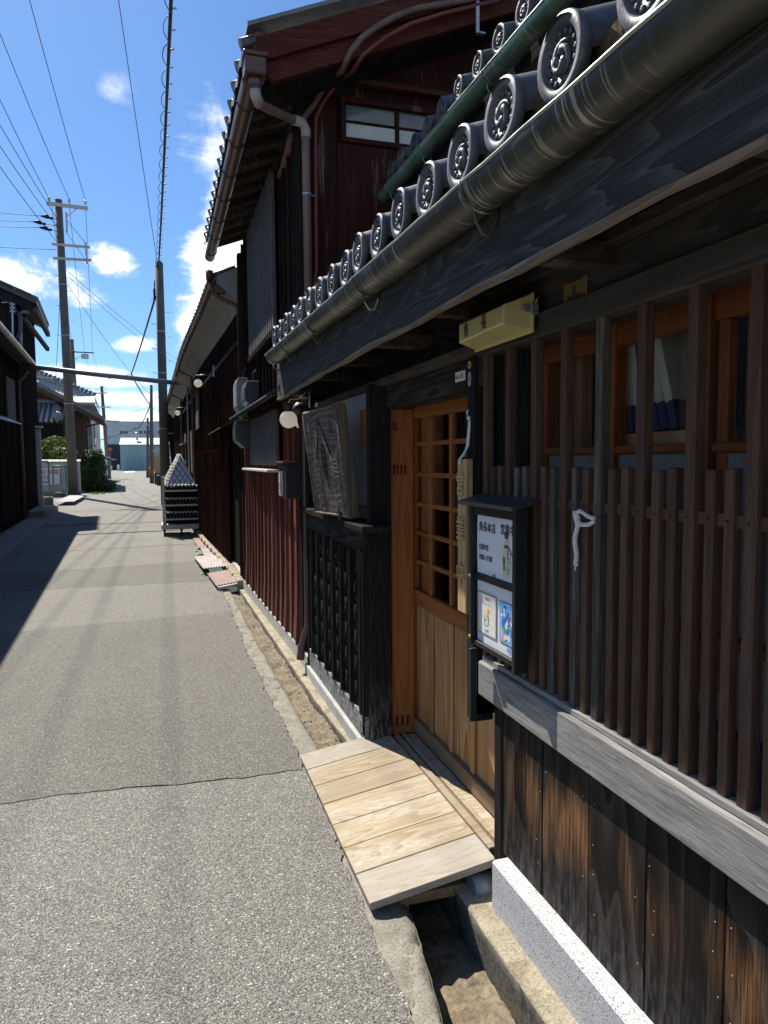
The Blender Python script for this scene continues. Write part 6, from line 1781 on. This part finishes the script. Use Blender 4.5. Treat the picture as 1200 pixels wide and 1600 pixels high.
leaf_cloud('ivy_mound', (-3.55, 41, 0), (.8, .8, 1.1), 5200, .075, 'leaf', 'dense dark green ivy covered mound at the right of the tall pole', 'shrub', 4,
           [(Vector((0, 0, 1.15)), Vector((.78, .75, 1.0))), (Vector((-.1, 0, .6)), Vector((.85, .8, .65))), (Vector((.15, 0, 1.75)), Vector((.5, .5, .42))), (Vector((.45, -.1, .3)), Vector((.75, .7, .3))), (Vector((-.05, 0, 1.0)), Vector((.72, .7, .9)))])
for k, (x, y, z, s_, lab) in enumerate(((-5.9, 38.2, 2.05, .55, 'light green cloud pruned shrub left behind the cream wall'), (-4.9, 38.4, 2.55, .62, 'light green cloud pruned shrub, tallest behind the cream wall'), (-4.55, 37.6, 2.0, .62, 'pale yellow green shrub behind the cream wall next to the pole'))):
    leaf_cloud('garden_shrub', (x, y, 0), (s_, s_, .4), 1300, .07, 'leafpale', lab, 'shrub', 20 + k,
               [(Vector((0, 0, z)), Vector((s_, s_, .28))), (Vector((-s_ * .5, .1, z - .42)), Vector((s_ * .8, s_ * .7, .22))), (Vector((s_ * .4, 0, z - .55)), Vector((s_ * .7, s_ * .7, .2)))])
m = MB()
rgz = random.Random(8)
for k in range(700):
    y = rgz.uniform(37, 62); x = -3.2 - .03 * (y - 40) + rgz.gauss(0, .25); s_ = rgz.uniform(.05, .14)
    q = len(m.v); m.v += [(x, y, 0), (x + .03, y, 0), (x + rgz.uniform(-.06, .06), y, s_)]; m.face((q, q + 1, q + 2))
o_ = obj('verge_grass', m, 'leafpale'); o_['kind'] = 'stuff'

# brown house beyond the wall
bh = thing('brown_house', 'brown boarded house with pale tiled gable roofs beyond the cream wall', 'building', (-5, 44, 0))
gz = lambda x: 4.30 - .565 * (x + 3.6)
x = -4.10
while x > -9.6:
    m = MB(); m.prism([(x, 0), (x, gz(x) - .1), (x - .40, gz(x - .40) - .1), (x - .40, 0)], 44 - .01 * rg.random(), 44.1, 'Y'); obj('board', m, 'brownhouse', bh); x -= .405
m = MB(); m.poly([(-4.1, 44, 0), (-4.5, 52, 0), (-4.5, 52, 4.4), (-4.1, 44, 4.4)]); obj('side_wall', m, 'brownhouse', bh)
for k in range(3):
    y = 45 + k * 2.0
    m = MB(); m.box(-4.12 - .05 * (y - 44), -4.05 - .05 * (y - 44), y, y + 1.1, 1.9, 3.7, .01); w_ = obj('window', m, 'darkwin', bh)
    m = MB(); m.box(-4.04 - .05 * (y - 44), -4.0 - .05 * (y - 44), y - .12, y - .02, 1.8, 3.9, .01); obj('window_frame', m, 'plaster', w_); m = MB(); m.box(-4.04 - .05 * (y - 44), -4.0 - .05 * (y - 44), y + 1.12, y + 1.2, 1.8, 3.9, .01); obj('window_frame', m, 'plaster', w_)
def roof_slab(name, x0, x1, zf, y0, y1, mk, th=.22, sk=-.05):
    m = MB(); P = []
    for yy in (y0, y1):
        for xx, dz in ((x0, 0), (x1, 0), (x1, -th), (x0, -th)):
            P.append((xx + sk * (yy - y0), yy, zf(xx) + dz))
    m.v = P
    for q in ((0, 1, 2, 3), (4, 7, 6, 5), (0, 4, 5, 1), (1, 5, 6, 2), (2, 6, 7, 3), (3, 7, 4, 0)): m.face(q)
    return obj(name, m, mk, bh)
roof_slab('roof', -3.05, -9.6, lambda x: gz(x) + .1, 43.3, 53, 'tilefar')
m = MB(); m.prism([(-3.05, gz(-3.05) - .12), (-9.6, gz(-9.6) - .12), (-9.6, gz(-9.6) - .42), (-3.1, gz(-3.1) - .36)], 43.32, 43.4, 'Y'); obj('barge_board', m, 'brownhouse', bh)
hz_ = lambda x: 5.30 - .36 * (x + 3.5)
m = MB(); m.poly([(-4.3, 46.6, 4.0), (-9, 46.6, 4.0), (-9, 46.6, 5.0), (-4.3, 46.6, 5.0)]); m.poly([(-4.6, 47.9, 4.2), (-5.0, 56, 4.2), (-5.0, 56, 5.5), (-4.6, 47.9, 5.5)]); obj('upper_wall', m, 'wallcream', bh)
m = MB()
m.poly([(-3.70, 46.0, 5.10), (-8.2, 46.0, 5.10), (-8.2, 50.0, 7.25), (-7.3, 50.0, 7.25), (-4.05, 50.0, 5.85)]); m.poly([(-3.70, 46.0, 5.10), (-4.05, 50.0, 5.85), (-4.4, 57, 5.85), (-4.2, 57, 5.10)]); m.poly([(-4.05, 50, 5.85), (-7.3, 50, 7.25), (-8, 57, 7.25), (-4.4, 57, 5.85)]); m.poly([(-3.70, 46.0, 4.95), (-8.2, 46.0, 4.95), (-8.2, 46.0, 5.10), (-3.70, 46.0, 5.10)]); m.poly([(-3.70, 46.0, 4.95), (-8.2, 46.0, 4.95), (-8.2, 57, 4.95), (-4.2, 57, 4.95)])
obj('upper_roof', m, 'tilepale', bh)
for k in range(15):
    p = Vector((-4.05, 49.95, 5.95)).lerp(Vector((-7.3, 49.95, 7.33)), k / 14)
    m = MB(); m.lathe([(.10, -.1), (.13, 0), (.10, .1)], 8, p, 'Y'); obj('ridge_tile', m, 'tilefar', bh)
# small tiled roof in front of the gable
sr = grp('porch_roof', bh)
ez = lambda y: 3.75 + (y - 42.2) * .62
m = MB(); m.grid(lambda u, v: (-7.2 + 2.15 * v, 42.2 + 1.75 * u, ez(42.2 + 1.75 * u) + .05 * abs(math.sin(v * math.pi * 9))), 6, 90); obj('tiles', m, 'tilefar', sr)
for k in range(7):
    m = MB(); x = -6.95 + k * .27; m.tube([(x, 42.15, ez(42.15) + .05), (x, 43.9, ez(43.9) + .05)], .07, 8); obj('barrel_tile', m, 'tilepale', sr)
m = MB(); m.tube([(-7.2, 43.95, 4.95), (-4.95, 43.95, 4.95)], .13, 8); m.tube([(-5.35, 42.3, 4.15), (-5.45, 43.9, 4.85)], .12, 8); m.lathe([(.05, 0), (.2, .02), (.26, .1), (.1, .14)], 14, (-5.32, 42.1, 4.05), 'Y'); obj('ridge', m, 'tilefar', sr)
m = MB(); m.box(-7.2, -5.05, 42.3, 42.36, 2.9, 3.65, .01); obj('porch_wall', m, 'blackwood', sr)
m = MB(); m.prism([(-4.2, 2.05), (-2.85, 1.75), (-2.85, 1.68), (-4.2, 1.9)], 44.5, 50, 'Y'); obj('side_pent', m, 'tilefar', bh)
m = MB(); m.tube([(-3.15, 44.2, 4.0), (-3.3, 44.2, 3.8), (-4.05, 44.3, 3.6)], .05, 6); obj('gutter_pipe', m, 'pvcbrown', bh)

# pale houses, sign, far warehouse and shed
ph = thing('pale_house', 'pale narrow house with a hipped roof behind the brown house', 'building', (-6, 66, 0))
m = MB(); m.box(-9, -5.3, 62, 70, 0, 5.6, .02); obj('wall', m, 'wallcream', ph)
m = MB(); m.prism([(-9.4, 5.6), (-5.0, 5.6), (-5.3, 6.0), (-9.1, 6.0)], 61.7, 70.3, 'Y'); obj('roof', m, 'tilepale', ph)
m = MB(); m.box(-5.29, -5.24, 63.5, 64.5, 2.8, 4.6, .01); obj('window', m, 'darkwin', ph)
gb = thing('garden_shed', 'small white walled outbuilding with grey hipped roof past the ivy mound', 'shed', (-4.8, 63, 0))
m = MB(); m.box(-5.4, -4.15, 58.5, 61, 0, 1.9, .02); obj('wall', m, 'whitewall', gb)
m = MB(); m.prism([(-5.6, 1.9), (-3.95, 1.9), (-3.95, 1.96), (-5.6, 2.02)], 58.2, 61.3, 'Y'); obj('roof', m, 'whitepaint', gb)
m = MB(); m.box(-4.9, -4.4, 58.46, 58.5, .3, 1.5, .01); obj('door', m, 'shedblue', gb)
ss = thing('stop_sign', 'small red inverted triangle stop sign on a thin post far down the lane', 'traffic sign', (-3.9, 60, 0))
m = MB(); m.tube([(-3.88, 60, 0), (-3.88, 60, 2.7)], .03, 8); obj('post', m, 'metal', ss)
m = MB(); m.prism([(-4.12, 2.68), (-3.64, 2.68), (-3.88, 2.26)], 59.94, 59.96, 'Y'); obj('plate', m, 'redink', ss)
m = text_mb('止まれ', .10); m.v = [(-4.03 + a, 59.935, 2.54 + b) for a, b, c in m.v]; obj('lettering', m, 'paper', ss)

wh = thing('white_warehouse', 'large white clad warehouse with a navy base closing the end of the lane', 'building', (-3, 151, 0))
for k in range(26):
    x = -10.25 + k * 1.25
    m = MB(); m.box(x + .01, x + 1.24, 151, 151.3, 5.1, 9.45 if k > 1 else 9.75, .01); obj('cladding_panel', m, 'whitewall', wh)
    m = MB(); m.box(x + .01, x + 1.24, 150.95, 151.3, 0, 5.09, .01); obj('base_panel', m, 'navywall', wh)
m = MB(); m.box(-10.3, 22.2, 150.9, 151.4, 9.45, 9.6, .02); obj('parapet', m, 'mortar', wh)
m = MB(); m.box(-10.2, 22.2, 151.4, 170, 0, 9.4, .02); obj('body', m, 'whitewall', wh)
for x in (-7.7, -6.95, -4.2, -3.3, -2.4, -.6, .6):
    m = MB(); m.box(x, x + .62, 150.96, 151.0, 7.2, 7.72, .01); w_ = obj('window', m, 'darkwin', wh)
    m = MB(); m.box(x + .29, x + .33, 150.94, 150.96, 7.2, 7.72, .005); obj('window_bar', m, 'metal', w_)
shd = thing('blue_shed', 'pale blue metal shed with a green roof and roller shutter at the lane end', 'building', (-3.5, 138, 0))
for k in range(13):
    x = -7.2 + k * .75
    m = MB(); m.box(x + .005, x + .745, 138, 138.2, 0, 4.72, .01); obj('wall_sheet', m, 'shedblue', shd)
m = MB(); m.box(-6.25, -3.45, 137.9, 137.98, .05, 2.45, .01); obj('shutter', m, 'shutter', shd)
for z in (.35, .65, .95, 1.25, 1.55, 1.85, 2.15):
    m = MB(); m.box(-6.2, -3.5, 137.88, 137.9, z, z + .03, .005); obj('shutter_slat', m, 'shedblue', shd)
m = MB(); m.poly([(-7.3, 137.7, 4.75), (2.6, 137.7, 4.75), (2.6, 143, 6.1), (-7.3, 143, 6.1)]); m.poly([(-7.3, 137.7, 4.65), (2.6, 137.7, 4.65), (2.6, 137.7, 4.75), (-7.3, 137.7, 4.75)]); obj('roof', m, 'shedroof', shd)
m = MB(); m.box(-7.1, 2.4, 138.2, 143, 0, 4.7, .02); obj('body', m, 'shedblue', shd)
m = MB(); m.lathe([(.2, 5.6), (.2, 6.3), (.42, 6.4), (.45, 6.8), (.3, 7.0), (.05, 7.05)], 14, (-4.3, 140.5, 0)); obj('roof_vent', m, 'metal', shd)
m = MB(); m.box(-2.75, -2.2, 137.92, 137.98, 1.7, 2.6, .01); obj('wall_notice', m, 'pinkink', shd)
for k, (x, lab) in enumerate(((-8.9, 'white bollard at the lane end, left one'), (-8.3, 'white bollard at the lane end, right one, wider'))):
    m = MB(); m.lathe([(.22, 0), (.22, .9), (.15, 1.05), (.03, 1.1)] if k else [(.12, 0), (.12, .8), (.08, .9), (.02, .92)], 12, (x + .6 * k, 140, 0)); single('bollard', m, 'whitepaint', lab, 'bollard', (x + .6 * k, 140, 0))

# van, crates and bin on the right behind the pole
vn = thing('parked_van', 'pale van partly hidden by the right pole down the lane', 'van', (.6, 62, 0))
m = MB(); m.prism([(60, .45), (60, 1.05), (60.35, 1.25), (60.9, 1.9), (63.3, 1.95), (63.4, .45)], -.45, 1.0, 'X'); obj('body', m, 'bluepaint', vn)
m = MB(); m.prism([(60.37, 1.28), (60.88, 1.84), (60.9, 1.82), (60.40, 1.26)], -.36, .91, 'X'); obj('windscreen', m, 'darkwin', vn)
for x in (-.47, .85):
    for y in (60.7, 62.8):
        m = MB(); m.lathe([(.22, 0), (.30, .02), (.30, .15), (.22, .17)], 16, (x, y, .3), 'X'); obj('wheel', m, 'rubber', vn)
for x in (-.38, .72):
    m = MB(); m.box(x, x + .2, 59.97, 60.0, .75, .92, .01); obj('headlight', m, 'papercream', vn)
cr = thing('awning_stall', 'brown boxes under a small pale awning beyond the right pole', 'stall', (-.2, 52, 0))
m = MB(); m.prism([(-.62, 2.35), (-.1, 2.62), (.4, 2.62), (.4, 2.3), (-.3, 2.2), (-.6, 2.28)], 51.6, 53.5, 'Y'); obj('awning', m, 'wallcream', cr)
m = MB(); m.box(-.52, .0, 52, 53, .75, 1.95, .02); obj('box_stack', m, 'palewood', cr)
m = MB(); m.box(-.55, .05, 51.9, 53.1, .0, .74, .02); obj('table', m, 'brownhouse', cr)
m = MB(); m.lathe([(.17, 0), (.21, .62), (.22, .64), (.22, .68), (.05, .70)], 14, (-.22, 49.5, 0)); single('dark_bin', m, 'darkmetal', 'small dark bin beside the foot of the slim far pole', 'bin', (-.22, 49.5, 0))
m = MB(); m.beam((-4.4, 62, .35), (-4.4, 63.6, .35), .6, .3); m.lathe([(.28, -.05), (.28, .05)], 12, (-4.35, 62, .28), 'X'); m.lathe([(.28, -.05), (.28, .05)], 12, (-4.35, 63.4, .28), 'X'); m.tube([(-4.35, 62.2, .3), (-4.35, 62.4, .95), (-4.15, 62.4, 1.0)], .04, 6); single('motor_scooter', m, 'darkmetal', 'dark scooter parked in front of the small white outbuilding', 'scooter', (-4.4, 62.5, 0))
